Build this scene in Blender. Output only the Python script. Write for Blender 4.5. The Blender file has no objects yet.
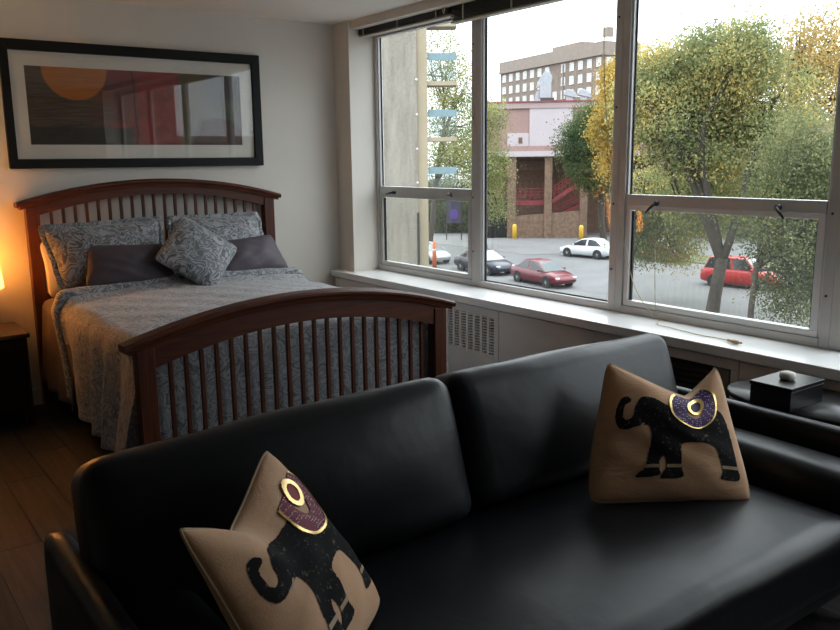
import bpy, bmesh, math, random
import numpy as np
from mathutils import Vector, Matrix

# ------------------------------------------------------------------ camera, sky, exposure
SC = bpy.context.scene
COL = SC.collection
RND = random.Random(7)
PI = math.pi

CAM_POS = Vector((0.0, 0.0, 1.49))
F_PX = 818.7
HEAD, PITCH, ROLL = [math.radians(v) for v in (36.12, 10.70, 0.668)]
_fw = Vector((math.sin(HEAD)*math.cos(PITCH), math.cos(HEAD)*math.cos(PITCH), -math.sin(PITCH)))
_r = Vector((math.cos(HEAD), -math.sin(HEAD), 0))
_d = _fw.cross(_r)
_r2 = math.cos(ROLL)*_r + math.sin(ROLL)*_d
_d2 = -math.sin(ROLL)*_r + math.cos(ROLL)*_d
cam = bpy.data.cameras.new('camera')
cam.sensor_fit = 'HORIZONTAL'; cam.sensor_width = 36.0
cam.lens = F_PX/840*36.0
cam.clip_start = 0.02; cam.clip_end = 2000
cam_o = bpy.data.objects.new('camera', cam); COL.objects.link(cam_o)
cam_o.matrix_world = Matrix(((_r2.x, -_d2.x, -_fw.x, CAM_POS.x), (_r2.y, -_d2.y, -_fw.y, CAM_POS.y),
                             (_r2.z, -_d2.z, -_fw.z, CAM_POS.z), (0, 0, 0, 1)))
SC.camera = cam_o

SKY = 7.6        # zenith radiance; a CIE overcast sky is a third of that at the horizon
w = bpy.data.worlds.new('overcast_sky'); SC.world = w; w.use_nodes = True
bg = w.node_tree.nodes['Background']
_t = w.node_tree; bg.inputs['Color'].default_value = (0.87, 0.945, 1.0, 1)
_tc = _t.nodes.new('ShaderNodeTexCoord'); _sp = _t.nodes.new('ShaderNodeSeparateXYZ'); _t.links.new(_tc.outputs['Generated'], _sp.inputs[0])
_mx = _t.nodes.new('ShaderNodeMath'); _mx.operation = 'MAXIMUM'; _mx.inputs[1].default_value = 0.0; _t.links.new(_sp.outputs[2], _mx.inputs[0])
_ma = _t.nodes.new('ShaderNodeMath'); _ma.operation = 'MULTIPLY_ADD'; _ma.inputs[1].default_value = SKY*2/3; _ma.inputs[2].default_value = SKY/3
_t.links.new(_mx.outputs[0], _ma.inputs[0]); _t.links.new(_ma.outputs[0], bg.inputs['Strength'])

# daylight comes in through the window bank; the portal only guides sampling of the sky through that opening
pl = bpy.data.lights.new('window_portal', 'AREA'); pl.shape = 'RECTANGLE'; pl.size = 5.9; pl.size_y = 1.75
pl.cycles.is_portal = True
po = bpy.data.objects.new('window_portal', pl); COL.objects.link(po)
po.matrix_world = Matrix(((0, 0, 1, 3.56), (1, 0, 0, 2.3), (0, 1, 0, 1.55), (0, 0, 0, 1)))

vs = SC.view_settings
vs.view_transform = 'Standard'; vs.look = 'None'; vs.exposure = 0.0; vs.gamma = 1.0; vs.use_curve_mapping = False
SC.cycles.max_bounces = 10; SC.cycles.diffuse_bounces = 5; SC.cycles.transparent_max_bounces = 24
SC.cycles.use_denoising = True
SC.cycles.sample_clamp_indirect = 6.0

def at(px, py, dist):
    """world point seen at photo pixel (px, py) at horizontal distance dist from the camera"""
    v = _fw + _r2*((px-420)/F_PX) + _d2*((py-315)/F_PX)
    return CAM_POS + v*(dist/math.hypot(v.x, v.y))

# ------------------------------------------------------------------ materials
MATS = {}
def lin(c):
    return tuple((x/12.92 if x <= 0.04045 else ((x+0.055)/1.055)**2.4) for x in c)
class NT:
    def __init__(s, name):
        s.m = bpy.data.materials.new(name); s.m.use_nodes = True
        s.t = s.m.node_tree; s.n = s.t.nodes; s.l = s.t.links
        s.p = s.n['Principled BSDF']; s.out = s.n['Material Output']
        s._tc = None
    def N(s, kind, **kw):
        x = s.n.new(kind)
        for k, v in kw.items():
            if k.startswith('i_'):
                x.inputs[k[2:].replace('_', ' ')].default_value = v
            else: setattr(x, k, v)
        return x
    def tc(s, which='Object'):
        if s._tc is None: s._tc = s.N('ShaderNodeTexCoord')
        return s._tc.outputs[which]
    def mapping(s, scale=(1, 1, 1), which='Object', rot=(0, 0, 0), loc=(0, 0, 0)):
        m = s.N('ShaderNodeMapping'); m.inputs['Scale'].default_value = scale
        m.inputs['Rotation'].default_value = rot; m.inputs['Location'].default_value = loc
        s.l.new(s.tc(which), m.inputs['Vector']); return m.outputs[0]
    def noise(s, vec, scale, detail=3, rough=.5, dist=0.0):
        x = s.N('ShaderNodeTexNoise'); x.inputs['Scale'].default_value = scale; x.inputs['Detail'].default_value = detail
        x.inputs['Roughness'].default_value = rough; x.inputs['Distortion'].default_value = dist
        if vec is not None: s.l.new(vec, x.inputs['Vector'])
        return x.outputs['Fac']
    def ramp(s, fac, stops, interp='LINEAR'):
        x = s.N('ShaderNodeValToRGB'); x.color_ramp.interpolation = interp
        e = x.color_ramp.elements
        while len(e) < len(stops): e.new(0.5)
        for k, (p, c) in enumerate(stops):
            e[k].position = p; e[k].color = (*c, 1) if len(c) == 3 else c
        s.l.new(fac, x.inputs['Fac']); return x.outputs['Color']
    def math(s, op, a, b=None, c=None, clamp=False):
        x = s.N('ShaderNodeMath'); x.operation = op; x.use_clamp = clamp
        for k, v in enumerate((a, b, c)):
            if v is None: continue
            if isinstance(v, (int, float)): x.inputs[k].default_value = v
            else: s.l.new(v, x.inputs[k])
        return x.outputs[0]
    def mix(s, fac, a, b, mode='MIX'):
        x = s.N('ShaderNodeMix'); x.data_type = 'RGBA'; x.blend_type = mode
        for k, v in ((0, fac), (6, a), (7, b)):
            if isinstance(v, (int, float)): x.inputs[k].default_value = v
            elif isinstance(v, tuple): x.inputs[k].default_value = (*v, 1) if len(v) == 3 else v
            else: s.l.new(v, x.inputs[k])
        return x.outputs[2]
    def bump(s, h, strength=.2, dist=.01):
        x = s.N('ShaderNodeBump'); x.inputs['Strength'].default_value = strength; x.inputs['Distance'].default_value = dist
        s.l.new(h, x.inputs['Height']); s.l.new(x.outputs[0], s.p.inputs['Normal'])
    def base(s, c):
        if isinstance(c, tuple): s.p.inputs['Base Color'].default_value = (*c, 1)
        else: s.l.new(c, s.p.inputs['Base Color'])
    def set(s, **kw):
        for k, v in kw.items():
            nm = {'rough': 'Roughness', 'metal': 'Metallic', 'spec': 'Specular IOR Level', 'coat': 'Coat Weight', 'coatr': 'Coat Roughness',
                  'sheen': 'Sheen Weight', 'alpha': 'Alpha', 'trans': 'Transmission Weight', 'es': 'Emission Strength'}[k]
            s.p.inputs[nm].default_value = v
        return s

def plain(name, c, rough=.5, var=.12, scale=6, metal=0.0, bump=0.0, bscale=60, **kw):
    if name in MATS: return MATS[name]
    n = NT(name); f = n.noise(n.tc(), scale, 4)
    a = tuple(x*(1-var) for x in c); b = tuple(min(1, x*(1+var)) for x in c)
    n.base(n.ramp(f, [(.3, a), (.7, b)])); n.set(rough=rough, metal=metal, **kw)
    if bump: n.bump(n.noise(n.tc(), bscale, 3), bump, .004)
    MATS[name] = n.m; return n.m

def wood(name, dark, light, rough=.35, axis=0, scale=1.0, rand=0.0, coat=0.0):
    if name in MATS: return MATS[name]
    n = NT(name)
    sc = [14*scale]*3; sc[axis] = 0.9*scale
    v = n.mapping(tuple(sc))
    if rand:
        oi = n.N('ShaderNodeObjectInfo'); add = n.N('ShaderNodeVectorMath'); add.operation = 'ADD'
        cb = n.N('ShaderNodeCombineXYZ')
        for k in range(3): n.l.new(n.math('MULTIPLY', oi.outputs['Random'], 37.0), cb.inputs[k])
        n.l.new(v, add.inputs[0]); n.l.new(cb.outputs[0], add.inputs[1]); v = add.outputs[0]
    f = n.noise(v, 2.2, 6, .6, 1.2)
    c = n.ramp(f, [(.3, dark), (.7, light)])
    if rand:
        k = n.math('MULTIPLY_ADD', oi.outputs['Random'], 2*rand, 1-rand)
        hs = n.N('ShaderNodeHueSaturation'); n.l.new(k, hs.inputs['Value']); n.l.new(c, hs.inputs['Color']); c = hs.outputs[0]
    n.base(c); n.set(rough=rough, coat=coat, coatr=.15, spec=.3)
    n.bump(f, .08, .003)
    MATS[name] = n.m; return n.m

def damask(name, dark, mid, light, scale=9.0, rough=.75, fine=False):
    if name in MATS: return MATS[name]
    n = NT(name); v = n.tc()
    f = n.noise(v, scale, 2.0, .5, 1.3)
    # curling contour bands, like a scrolling leaf print
    band = n.math('ABSOLUTE', n.math('SINE', n.math('MULTIPLY', f, 11.0)))
    c = n.ramp(band, [(.10, dark), (.30, mid), (.50, light), (.80, light), (.95, mid)])
    g = n.noise(v, scale*2.6, 2, .5, .8)
    c = n.mix(n.math('MULTIPLY', g, .35), c, mid)
    n.base(c); n.set(rough=rough, sheen=.25)
    h = n.math('ADD', band, n.math('MULTIPLY', n.noise(v, 240, 2), .6))
    n.bump(h, .25 if fine else .15, .003)
    MATS[name] = n.m; return n.m

def glassmat(name, tint=(.96, .98, .97), haze=0.0, ior=1.45, gl=1.0):
    if name in MATS: return MATS[name]
    n = NT(name); n.n.remove(n.p)
    tr = n.N('ShaderNodeBsdfTransparent'); tr.inputs[0].default_value = (*tint, 1)
    g = n.N('ShaderNodeBsdfGlossy'); g.inputs['Roughness'].default_value = 0.01
    fr = n.N('ShaderNodeFresnel'); gm = n.N('ShaderNodeNewGeometry')
    n.l.new(n.math('MULTIPLY_ADD', gm.outputs['Backfacing'], 1.0/ior-ior, ior), fr.inputs['IOR'])   # same reflectance from either side of the thin pane
    m = n.N('ShaderNodeMixShader'); n.l.new(n.math('MULTIPLY', fr.outputs[0], gl, clamp=True), m.inputs[0])
    n.l.new(tr.outputs[0], m.inputs[1]); n.l.new(g.outputs[0], m.inputs[2]); o = m.outputs[0]
    if haze:
        tl = n.N('ShaderNodeBsdfTranslucent'); tl.inputs[0].default_value = (.9, .9, .88, 1)
        h = n.math('MULTIPLY', n.ramp(n.noise(n.mapping((1, 6, 1.2)), 3.0, 5, .6), [(.2, (.55,)*3), (.8, (1.3,)*3)]), haze)
        m2 = n.N('ShaderNodeMixShader'); n.l.new(h, m2.inputs[0]); n.l.new(o, m2.inputs[1]); n.l.new(tl.outputs[0], m2.inputs[2]); o = m2.outputs[0]
    n.l.new(o, n.out.inputs[0]); MATS[name] = n.m; return n.m

def leafmat(name, stops, pscale=.25):
    if name in MATS: return MATS[name]
    n = NT(name); n.n.remove(n.p)
    gi = n.N('ShaderNodeNewGeometry')
    f = n.noise(n.tc(), pscale, 2)
    v = n.math('ADD', n.math('MULTIPLY', gi.outputs['Random Per Island'], .5), n.math('MULTIPLY_ADD', f, 1.6, -.55))
    c = n.ramp(v, stops)
    d = n.N('ShaderNodeBsdfDiffuse'); t = n.N('ShaderNodeBsdfTranslucent')
    n.l.new(c, d.inputs[0]); n.l.new(c, t.inputs[0])
    m = n.N('ShaderNodeMixShader'); m.inputs[0].default_value = .5
    n.l.new(d.outputs[0], m.inputs[1]); n.l.new(t.outputs[0], m.inputs[2]); n.l.new(m.outputs[0], n.out.inputs[0])
    MATS[name] = n.m; return n.m

def emis(name, c, s):
    if name in MATS: return MATS[name]
    n = NT(name); n.base(c); n.p.inputs['Emission Color'].default_value = (*c, 1); n.set(es=s, rough=.6)
    MATS[name] = n.m; return n.m

# ------------------------------------------------------------------ mesh helpers
class MB:
    def __init__(s): s.v = []; s.f = []
    def add(s, vs, fs):
        o = len(s.v); s.v += [tuple(v) for v in vs]; s.f += [tuple(i+o for i in f) for f in fs]; return s
    def box(s, x0, x1, y0, y1, z0, z1, M=None):
        vs = [(x, y, z) for z in (z0, z1) for y in (y0, y1) for x in (x0, x1)]
        if M is not None: vs = [M @ Vector(v) for v in vs]
        return s.add(vs, [(0, 2, 3, 1), (4, 5, 7, 6), (0, 1, 5, 4), (2, 6, 7, 3), (0, 4, 6, 2), (1, 3, 7, 5)])
    def cyl(s, p0, p1, r0, r1=None, n=12, caps=True):
        p0, p1 = Vector(p0), Vector(p1); r1 = r0 if r1 is None else r1
        d = (p1-p0).normalized(); a = d.orthogonal().normalized(); b = d.cross(a)
        vs = []
        for p, r in ((p0, r0), (p1, r1)):
            for k in range(n):
                t = 2*PI*k/n; vs.append(p + a*math.cos(t)*r + b*math.sin(t)*r)
        fs = [(k, (k+1) % n, n+(k+1) % n, n+k) for k in range(n)]
        if caps: fs += [tuple(range(n-1, -1, -1)), tuple(range(n, 2*n))]
        return s.add(vs, fs)
    def tube(s, pts, r, n=6):
        pts = [Vector(p) for p in pts]; m = len(pts); rs = r if isinstance(r, (list, tuple)) else [r]*m
        vs = []; prev = None
        for i, p in enumerate(pts):
            d = (pts[min(i+1, m-1)]-pts[max(i-1, 0)]).normalized()
            a = d.orthogonal().normalized() if prev is None else (prev - d*prev.dot(d)).normalized()
            prev = a; b = d.cross(a)
            for k in range(n):
                t = 2*PI*k/n; vs.append(p + (a*math.cos(t)+b*math.sin(t))*rs[i])
        fs = [(i*n+k, i*n+(k+1) % n, (i+1)*n+(k+1) % n, (i+1)*n+k) for i in range(m-1) for k in range(n)]
        fs += [tuple(range(n-1, -1, -1)), tuple(range((m-1)*n, m*n))]
        return s.add(vs, fs)
    def lathe(s, prof, c=(0, 0, 0), n=24):
        m = len(prof); vs = []
        for r, z in prof:
            for k in range(n):
                t = 2*PI*k/n; vs.append((c[0]+r*math.cos(t), c[1]+r*math.sin(t), c[2]+z))
        fs = [(i*n+k, i*n+(k+1) % n, (i+1)*n+(k+1) % n, (i+1)*n+k) for i in range(m-1) for k in range(n)]
        if prof[0][0] > 1e-6: fs.append(tuple(range(n-1, -1, -1)))
        if prof[-1][0] > 1e-6: fs.append(tuple(range((m-1)*n, m*n)))
        return s.add(vs, fs)
    def prism(s, poly, y0, y1, axis='y', M=None):
        """poly of 2-d points extruded along an axis: 'y' -> (a, y, b), 'x' -> (x, a, b), 'z' -> (a, b, z)"""
        def P(a, b, t): return {'y': (a, t, b), 'x': (t, a, b), 'z': (a, b, t)}[axis]
        n = len(poly); vs = [P(a, b, t) for t in (y0, y1) for a, b in poly]
        if M is not None: vs = [M @ Vector(v) for v in vs]
        fs = [(k, (k+1) % n, n+(k+1) % n, n+k) for k in range(n)] + [tuple(range(n-1, -1, -1)), tuple(range(n, 2*n))]
        return s.add(vs, fs)
    def grid(s, fn, nu, nv):
        vs = [fn(i/nu, j/nv) for j in range(nv+1) for i in range(nu+1)]
        fs = [(j*(nu+1)+i, j*(nu+1)+i+1, (j+1)*(nu+1)+i+1, (j+1)*(nu+1)+i) for j in range(nv) for i in range(nu)]
        return s.add(vs, fs)
    def mesh(s, name, smooth=False, fix=True):
        me = bpy.data.meshes.new(name); me.from_pydata(s.v, [], s.f)
        if fix:
            bm = bmesh.new(); bm.from_mesh(me); bmesh.ops.recalc_face_normals(bm, faces=bm.faces); bm.to_mesh(me); bm.free()
        if smooth: me.polygons.foreach_set('use_smooth', [True]*len(me.polygons))
        me.update(); return me

def rbox(half, r, n=10, puff=(0, 0, 0), M=None, fn=None):
    """rounded box centred on 0 with bulging faces"""
    mb = MB(); hx = Vector(half)
    ts = [math.sin((k/n-.5)*PI)*.5+.5 for k in range(n+1)]
    ts = [.5*a+.5*(k/n) for k, a in enumerate(ts)]
    for ax in range(3):
        for sg in (-1, 1):
            def g(u, v):
                p = [0, 0, 0]; p[ax] = sg
                iu = ts[round(u*n)]; iv = ts[round(v*n)]
                p[(ax+1) % 3] = 2*iu-1; p[(ax+2) % 3] = 2*iv-1
                q = Vector([p[k]*hx[k] for k in range(3)])
                c = Vector([max(-(hx[k]-r), min(hx[k]-r, q[k])) for k in range(3)])
                d = q-c
                o = c + (d.normalized()*r if d.length > 1e-9 else d)
                for k in range(3):
                    if puff[k]:
                        a, b = (k+1) % 3, (k+2) % 3
                        wgt = max(0, 1-(o[a]/hx[a])**2)*max(0, 1-(o[b]/hx[b])**2)
                        o[k] += puff[k]*wgt*(o[k]/hx[k])
                if fn: o = fn(o)
                return M @ o if M is not None else o
            mb.grid(g, n, n)
    return mb

def weld(me, d=1e-5):
    bm = bmesh.new(); bm.from_mesh(me); bmesh.ops.remove_doubles(bm, verts=bm.verts, dist=d)
    bmesh.ops.recalc_face_normals(bm, faces=bm.faces); bm.to_mesh(me); bm.free()
    me.polygons.foreach_set('use_smooth', [True]*len(me.polygons))

def tag(o, label=None, cat=None, group=None, kind=None):
    if label: o['label'] = label
    if cat: o['category'] = cat
    if group: o['group'] = group
    if kind: o['kind'] = kind
    return o
def thing(name, loc=(0, 0, 0), rz=0.0, label=None, cat=None, group=None, kind=None):
    o = bpy.data.objects.new(name, None); COL.objects.link(o); o.empty_display_size = .1
    o.location = loc; o.rotation_euler = (0, 0, rz); return tag(o, label, cat, group, kind)
def xf(o): return Matrix.Translation(o.location) @ Matrix.Rotation(o.rotation_euler[2], 4, 'Z')
def full(o):
    m = xf(o)
    return full(o.parent) @ m if o.parent else m
def obj(name, mb, mat, parent=None, world=False, smooth=False, bevel=0.0, seg=2, wd=False, loc=None):
    """one mesh object; with world=True the vertices are given in world space and moved into the parent's"""
    me = mb.mesh(name, smooth) if isinstance(mb, MB) else mb
    if wd: weld(me)
    if mat and not me.materials: me.materials.append(mat)
    o = bpy.data.objects.new(name, me); COL.objects.link(o)
    if parent is not None:
        if world: me.transform(full(parent).inverted())
        o.parent = parent
    if loc is not None: o.location = loc
    if bevel:
        b = o.modifiers.new('bevel', 'BEVEL'); b.width = bevel; b.segments = seg; b.limit_method = 'ANGLE'; b.angle_limit = math.radians(40)
        me.polygons.foreach_set('use_smooth', [True]*len(me.polygons)); b.harden_normals = True
    return o
def copy_tree(o, parent=None):
    c = o.copy(); COL.objects.link(c); c.parent = parent
    for ch in list(o.children): copy_tree(ch, c)
    return c
def box(*a): return MB().box(*a)

# ------------------------------------------------------------------ colours
M_wall = plain('painted_plaster', (.70, .66, .60), .85, .03, 2, bump=.05, bscale=90)
M_wall2 = plain('fill_cutting_wall_paint', (.45, .40, .35), .85, .03, 2)  # taupe invented for the unseen walls, darker to lower the fill light
M_ceil = plain('ceiling_paint', (.72, .69, .64), .9, .02, 2)
M_trim = plain('white_trim_paint', (.72, .70, .67), .35, .03, 3)
M_sill = plain('white_sill_paint', (.90, .90, .90), .20, .03, 4)
M_alu = plain('grey_painted_aluminium', (.56, .545, .53), .45, .08, 5, metal=.25)
M_alu_l = plain('daylit_aluminium', (.74, .74, .74), .4, .06, 5, metal=.15)  # paler copy of the frame aluminium, daylight put into its colour
M_gasket = plain('black_rubber_gasket', (.015, .015, .016), .6)
M_conv = plain('convector_enamel', (.84, .77, .73), .5, .05, 3)
M_dark = plain('dark_recess', (.012, .011, .01), .7)
M_black_metal = plain('black_metal', (.02, .02, .02), .4)
M_cherry = wood('cherry_stained_wood', (.036, .0085, .004), (.105, .028, .011), .45, 0, 1.0)
M_cherry_v = wood('cherry_stained_wood_upright', (.036, .0085, .004), (.105, .028, .011), .45, 2, 1.0)
M_leather = None

# ------------------------------------------------------------------ room shell
YB, XW, ZC = 5.46, 3.22, 2.475          # bed wall, window wall, ceiling
XL, YR = -2.6, -2.4
floor = tag(obj('floor', box(XL, XW+.4, YR, YB+.1, -.2, -.012), M_dark), kind='structure')
M_plank = wood('walnut_laminate', (.020, .018, .0185), (.050, .044, .043), .62, 1, 1.0, rand=.28)
plank_me = box(-.089, .089, -.5, .5, -.012, 0).mesh('plank'); plank_me.materials.append(M_plank)
x = .395 - .18*16 + .09
k = 0
while x < XW+.1:
    y = YR - RND.random()*1.0
    if abs(x-.485) < .01: y = 3.39 - 1.25*5
    while y < YB:
        y0, y1 = max(y, YR), min(y+1.25, YB)
        if y1-y0 > .05 and x-.09 < XW and x+.09 > XL:
            p = bpy.data.objects.new('plank', plank_me); COL.objects.link(p); p.parent = floor
            p.location = (x, (y0+y1)/2, 0); p.scale = (1, (y1-y0)-.002, 1)
        y += 1.25
    x += .18
tag(obj('wall_back', box(XL-.1, XW+.4, YB, YB+.15, -.2, ZC+.1), M_wall), kind='structure')
tag(obj('wall_left', box(XL-.15, XL, YR, YB, -.2, ZC+.1), M_wall2), kind='structure')
tag(obj('wall_rear', box(XL-.15, XW+.4, YR-.15, YR, -.2, ZC+.1), M_wall2), kind='structure')
tag(obj('ceiling', box(XL-.15, XW+.4, YR-.15, YB+.15, ZC, ZC+.15), M_ceil), kind='structure')
WY0, WY1, WZ0, WZ1 = -.62, 5.245, .66, 2.42
wr = MB()
wr.box(XW, XW+.27, WY1, YB, -.2, ZC)              # pier beside the bed wall
wr.box(XW, XW+.27, YR, WY0, -.2, ZC)
wr.box(XW, XW+.27, WY0, WY1, -.2, .62)
wr.box(XW+.02, XW+.27, WY0, WY1, WZ1, ZC)
tag(obj('wall_right', wr, M_wall), kind='structure')
tag(obj('baseboard_back', box(XL, XW, YB-.015, YB, 0, .10), M_trim, bevel=.004), kind='structure')
tag(obj('baseboard_left', box(XL, XL+.015, YR, YB-.015, 0, .10), M_trim, bevel=.004), kind='structure')
# the sill board
sill = tag(obj('trim_1', box(3.135, 3.50, WY0-.05, YB-.003, .622, .67), M_sill, bevel=.006), 'long white painted windowsill board', kind='structure')

# windows ------------------------------------------------------------
GX = 3.470
M_glass = glassmat('window_glass', (.985, .99, .985), 0.0)
M_glass_d = glassmat('dusty_window_glass', (.90, .905, .885), .009)
ycuts = [5.245, 4.080, 2.915, 1.735, .56, -.62]
def handle(parent, y, z, tilt):
    m = MB(); X = 3.425
    m.cyl((X, y, z), (X-.022, y, z), .014, .012, 10)
    c = Vector((X-.022, y, z)); d = Vector((-.25, math.cos(tilt), math.sin(tilt))).normalized()
    m.tube([c, c+d*.025+Vector((-.004, 0, 0)), c+d*.068], [.009, .0075, .005], 6)
    return obj('latch_handle', m, M_black_metal, parent, True, True)
for i in range(5):
    y1, y0 = ycuts[i], ycuts[i+1]
    split = i in (0, 2, 4)
    W = thing('window_%d' % (i+1), (3.47, (y0+y1)/2, .67), kind='structure')
    mw = .046
    a, b = y0+mw, y1-mw
    if i == 0: b = y1-.03
    # jambs, head, foot
    jm = MB(); jm.box(3.435, 3.484, b, y1, .67, WZ1); obj('jamb', jm, M_alu, W, True, bevel=.003)
    jm = MB(); jm.box(3.435, 3.484, y0, a, .67, WZ1); obj('jamb', jm, M_alu, W, True, bevel=.003)
    obj('head_rail', box(3.435, 3.484, a, b, WZ1-.05, WZ1), M_alu, W, True, bevel=.003)
    obj('bottom_rail', box(3.435, 3.484, a, b, .67, .712), M_alu, W, True, bevel=.003)
    # inner stop, coloured paler to stand for daylight on the jamb's side
    obj('glazing_stop', box(3.446, 3.480, b-.012, b, .712, WZ1-.05), M_alu_l, W, True, bevel=.002)
    obj('glazing_stop', box(3.446, 3.480, a, a+.012, .712, WZ1-.05), M_alu_l, W, True, bevel=.002)
    for py in ((y0 + .028),):
        for z in (.9, 1.25, 1.75, 2.2):
            obj('bolt', MB().cyl((3.436, py, z), (3.431, py, z), .006, .005, 8), M_black_metal, W, True)
    gl, gr = a+.012, b-.012
    if split:
        obj('mid_rail', box(3.438, 3.484, gl, gr, 1.245, 1.302), M_alu, W, True, bevel=.004)
        obj('upper_pane', box(GX, GX+.005, gl, gr, 1.302, WZ1-.05), M_glass, W, True)
        g = MB(); g.box(GX-.006, GX, gr-.008, gr, 1.302, WZ1-.05); obj('gasket', g, M_gasket, W, True)
        sa = obj('hopper_sash', MB().box(3.442, 3.482, gl, gr, .712, .742).box(3.442, 3.482, gl, gr, 1.222, 1.245)
                 .box(3.442, 3.482, gl, gl+.035, .742, 1.222).box(3.442, 3.482, gr-.022, gr, .742, 1.222), M_alu_l if i else M_alu, W, True, bevel=.003)
        g = MB(); g.box(GX-.012, GX, gr-.034, gr-.022, .742, 1.215).box(GX-.012, GX, gl+.035, gl+.045, .742, 1.215); obj('gasket', g, M_gasket, sa, True)
        obj('lower_pane', box(GX, GX+.005, gl+.035, gr-.022, .742, 1.215), M_glass_d, sa, True)
        ha, hb = ((4.985, 4.333), None, (2.651, 1.997), None, (.37, -.35))[i]
        handle(W, ha, 1.262, math.radians(-48 if i else -12))
        handle(W, hb, 1.268, math.radians(180+45 if i else 180+12))
    else:
        obj('pane', box(GX, GX+.005, gl, gr, .712, WZ1-.05), M_glass, W, True)
        g = MB(); g.box(GX-.010, GX, gr-.010, gr, .712, WZ1-.05).box(GX-.01, GX, gl, gr, .712, .719); obj('gasket', g, M_gasket, W, True)

# blinds --------------------------------------------------------------
M_slat = plain('dark_bronze_slats', (.035, .025, .02), .4)
M_rail = plain('cream_headrail', (.42, .38, .31), .5)
M_cord = plain('cream_cord', (.55, .47, .33), .8)
names = ['raised dark slatted blind in the corner window', 'raised dark slatted blind hanging slightly lower over the full-height window',
         'raised dark slatted blind above the window with two latches']
for i in range(3):
    y1, y0 = (5.31, 4.185) if i == 0 else (ycuts[i]+.105, ycuts[i+1]+.13)
    dz = 0 if i == 0 else -.045
    B = thing('window_blind', (3.34, (y0+y1)/2, ZC), label=names[i], cat='blind', group='raised window blinds')
    obj('headrail', box(3.30, 3.38, y0, y1, ZC-.034, ZC-.001), M_rail, B, True, bevel=.003)
    s = MB()
    for k in range(11):
        z = ZC-.036-k*.0052+dz*(k/10); s.box(3.305, 3.375, y0+.008, y1-.008, z-.0035, z)
    tag(obj('slat_stack', s, M_slat, B, True), 'stack of dark slats', kind='stuff')
    obj('bottom_rail', box(3.312, 3.368, y0+.004, y1-.004, ZC-.108+dz, ZC-.096+dz), M_rail, B, True, bevel=.003)
    for f in (.12, .5, .88):
        yy = y0+(y1-y0)*f
        obj('ladder_tape', box(3.300, 3.3045, yy-.006, yy+.006, ZC-.108+dz, ZC-.03), M_rail, B, True)
    if i == 0:
        pts = [(3.30, 4.26, ZC-.02), (3.285, 4.24, ZC-.05), (3.29, 4.22, ZC-.09), (3.285, 4.2, ZC-.05), (3.30, 4.23, ZC-.03)]
        obj('lift_cord', MB().tube(pts, .0035, 5), M_cord, B, True, True)
def onx(px, py, X):
    v = _fw + _r2*((px-420)/F_PX) + _d2*((py-315)/F_PX); return CAM_POS + v*((X-CAM_POS.x)/v.x)
def onz(px, py, Z):
    v = _fw + _r2*((px-420)/F_PX) + _d2*((py-315)/F_PX); return CAM_POS + v*((Z-CAM_POS.z)/v.z)
cc = thing('blind_cord', onz(655, 318, .671), label='cream blind cord trailing down the glass onto the windowsill', cat='cord')
p0 = [Vector((3.36, 2.985, ZC-.03)), Vector((3.37, 2.975, 1.9)), onx(611, 168, 3.41), onx(616, 205, 3.41), onx(624, 245, 3.41), onx(634, 285, 3.41), onx(648, 310, 3.40), onz(654, 319, .675)]
def smoothpath(p, n=5):
    p = [Vector(q) for q in p]; out = []
    for i in range(len(p)-1):
        a, b, c, d = p[max(i-1, 0)], p[i], p[i+1], p[min(i+2, len(p)-1)]
        for k in range(n):
            t = k/n; out.append(.5*((2*b)+(c-a)*t+(2*a-5*b+4*c-d)*t*t+(3*b-a-3*c+d)*t**3))
    return out+[p[-1]]
obj('long_strand', MB().tube(smoothpath(p0), .0022, 5), M_cord, cc, True, True)
p1 = [onx(655, 250, 3.42), onx(655, 285, 3.42), onx(655, 308, 3.41), onz(652, 316, .675), onz(662, 318, .675), onz(657, 324, .675), onz(672, 328, .675), onz(700, 335, .674), onz(718, 338, .674), onz(729, 340.5, .675)]
obj('loop_strand', MB().tube(smoothpath(p1), .0022, 5), M_cord, cc, True, True)
ta = MB().tube(smoothpath([onz(728, 340, .678), onz(733, 341.5, .680), onz(738, 342.5, .680), onz(742, 343, .678)]), [.006]*5+[.009]*6+[.005]*5, 8)
obj('tassel', ta, plain('tan_cord', (.42, .30, .17), .8), cc, True, True)

# convector cover ------------------------------------------------------
cv = thing('convector_cover', (3.19, 2.4, 0), label='grey enamel convector cover running under the windowsill', cat='heater')
cuts = [5.45, 4.55, 3.552, 2.80, 1.98, .9, -.2, -.62]
for i in range(len(cuts)-1):
    y1, y0 = cuts[i], cuts[i+1]
    if i == 2 or i == 0 or i >= 4:
        obj('panel', box(3.165, XW-.001, y0+.002, y1-.002, .04, .612), M_conv, cv, True, bevel=.004)
obj('plinth', box(3.185, XW-.001, -.62, 5.45, 0.001, .04), M_dark, cv, True)
# grille panel
gp = obj('panel', MB().box(3.165, 3.215, 3.554, 4.548, .04, .318).box(3.165, 3.215, 3.554, 4.548, .575, .612)
         .box(3.165, 3.215, 3.554, 3.575, .318, .575).box(3.165, 3.215, 4.50, 4.548, .318, .575), M_conv, cv, True, bevel=.003)
obj('grille_backing', box(3.195, 3.217, 3.575, 4.50, .318, .575), M_dark, gp, True)
s = MB(); ncol = 14; cw = (4.50-3.575)/ncol
for c in range(ncol):
    ya = 3.575 + c*cw
    s.box(3.168, 3.186, ya, ya+.020, .325, .568)
    for k in range(14):
        z = .330+k*.0172; s.box(3.168, 3.184, ya+.02, ya+cw, z, z+.0075)
s.box(3.168, 3.186, 4.49, 4.50, .325, .568).box(3.168, 3.186, 3.575, 4.50, .318, .328).box(3.168, 3.186, 3.575, 4.50, .565, .575)
tag(obj('grille_bars', s, M_conv, gp, True), 'perforated vent grille', kind='stuff')
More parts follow.
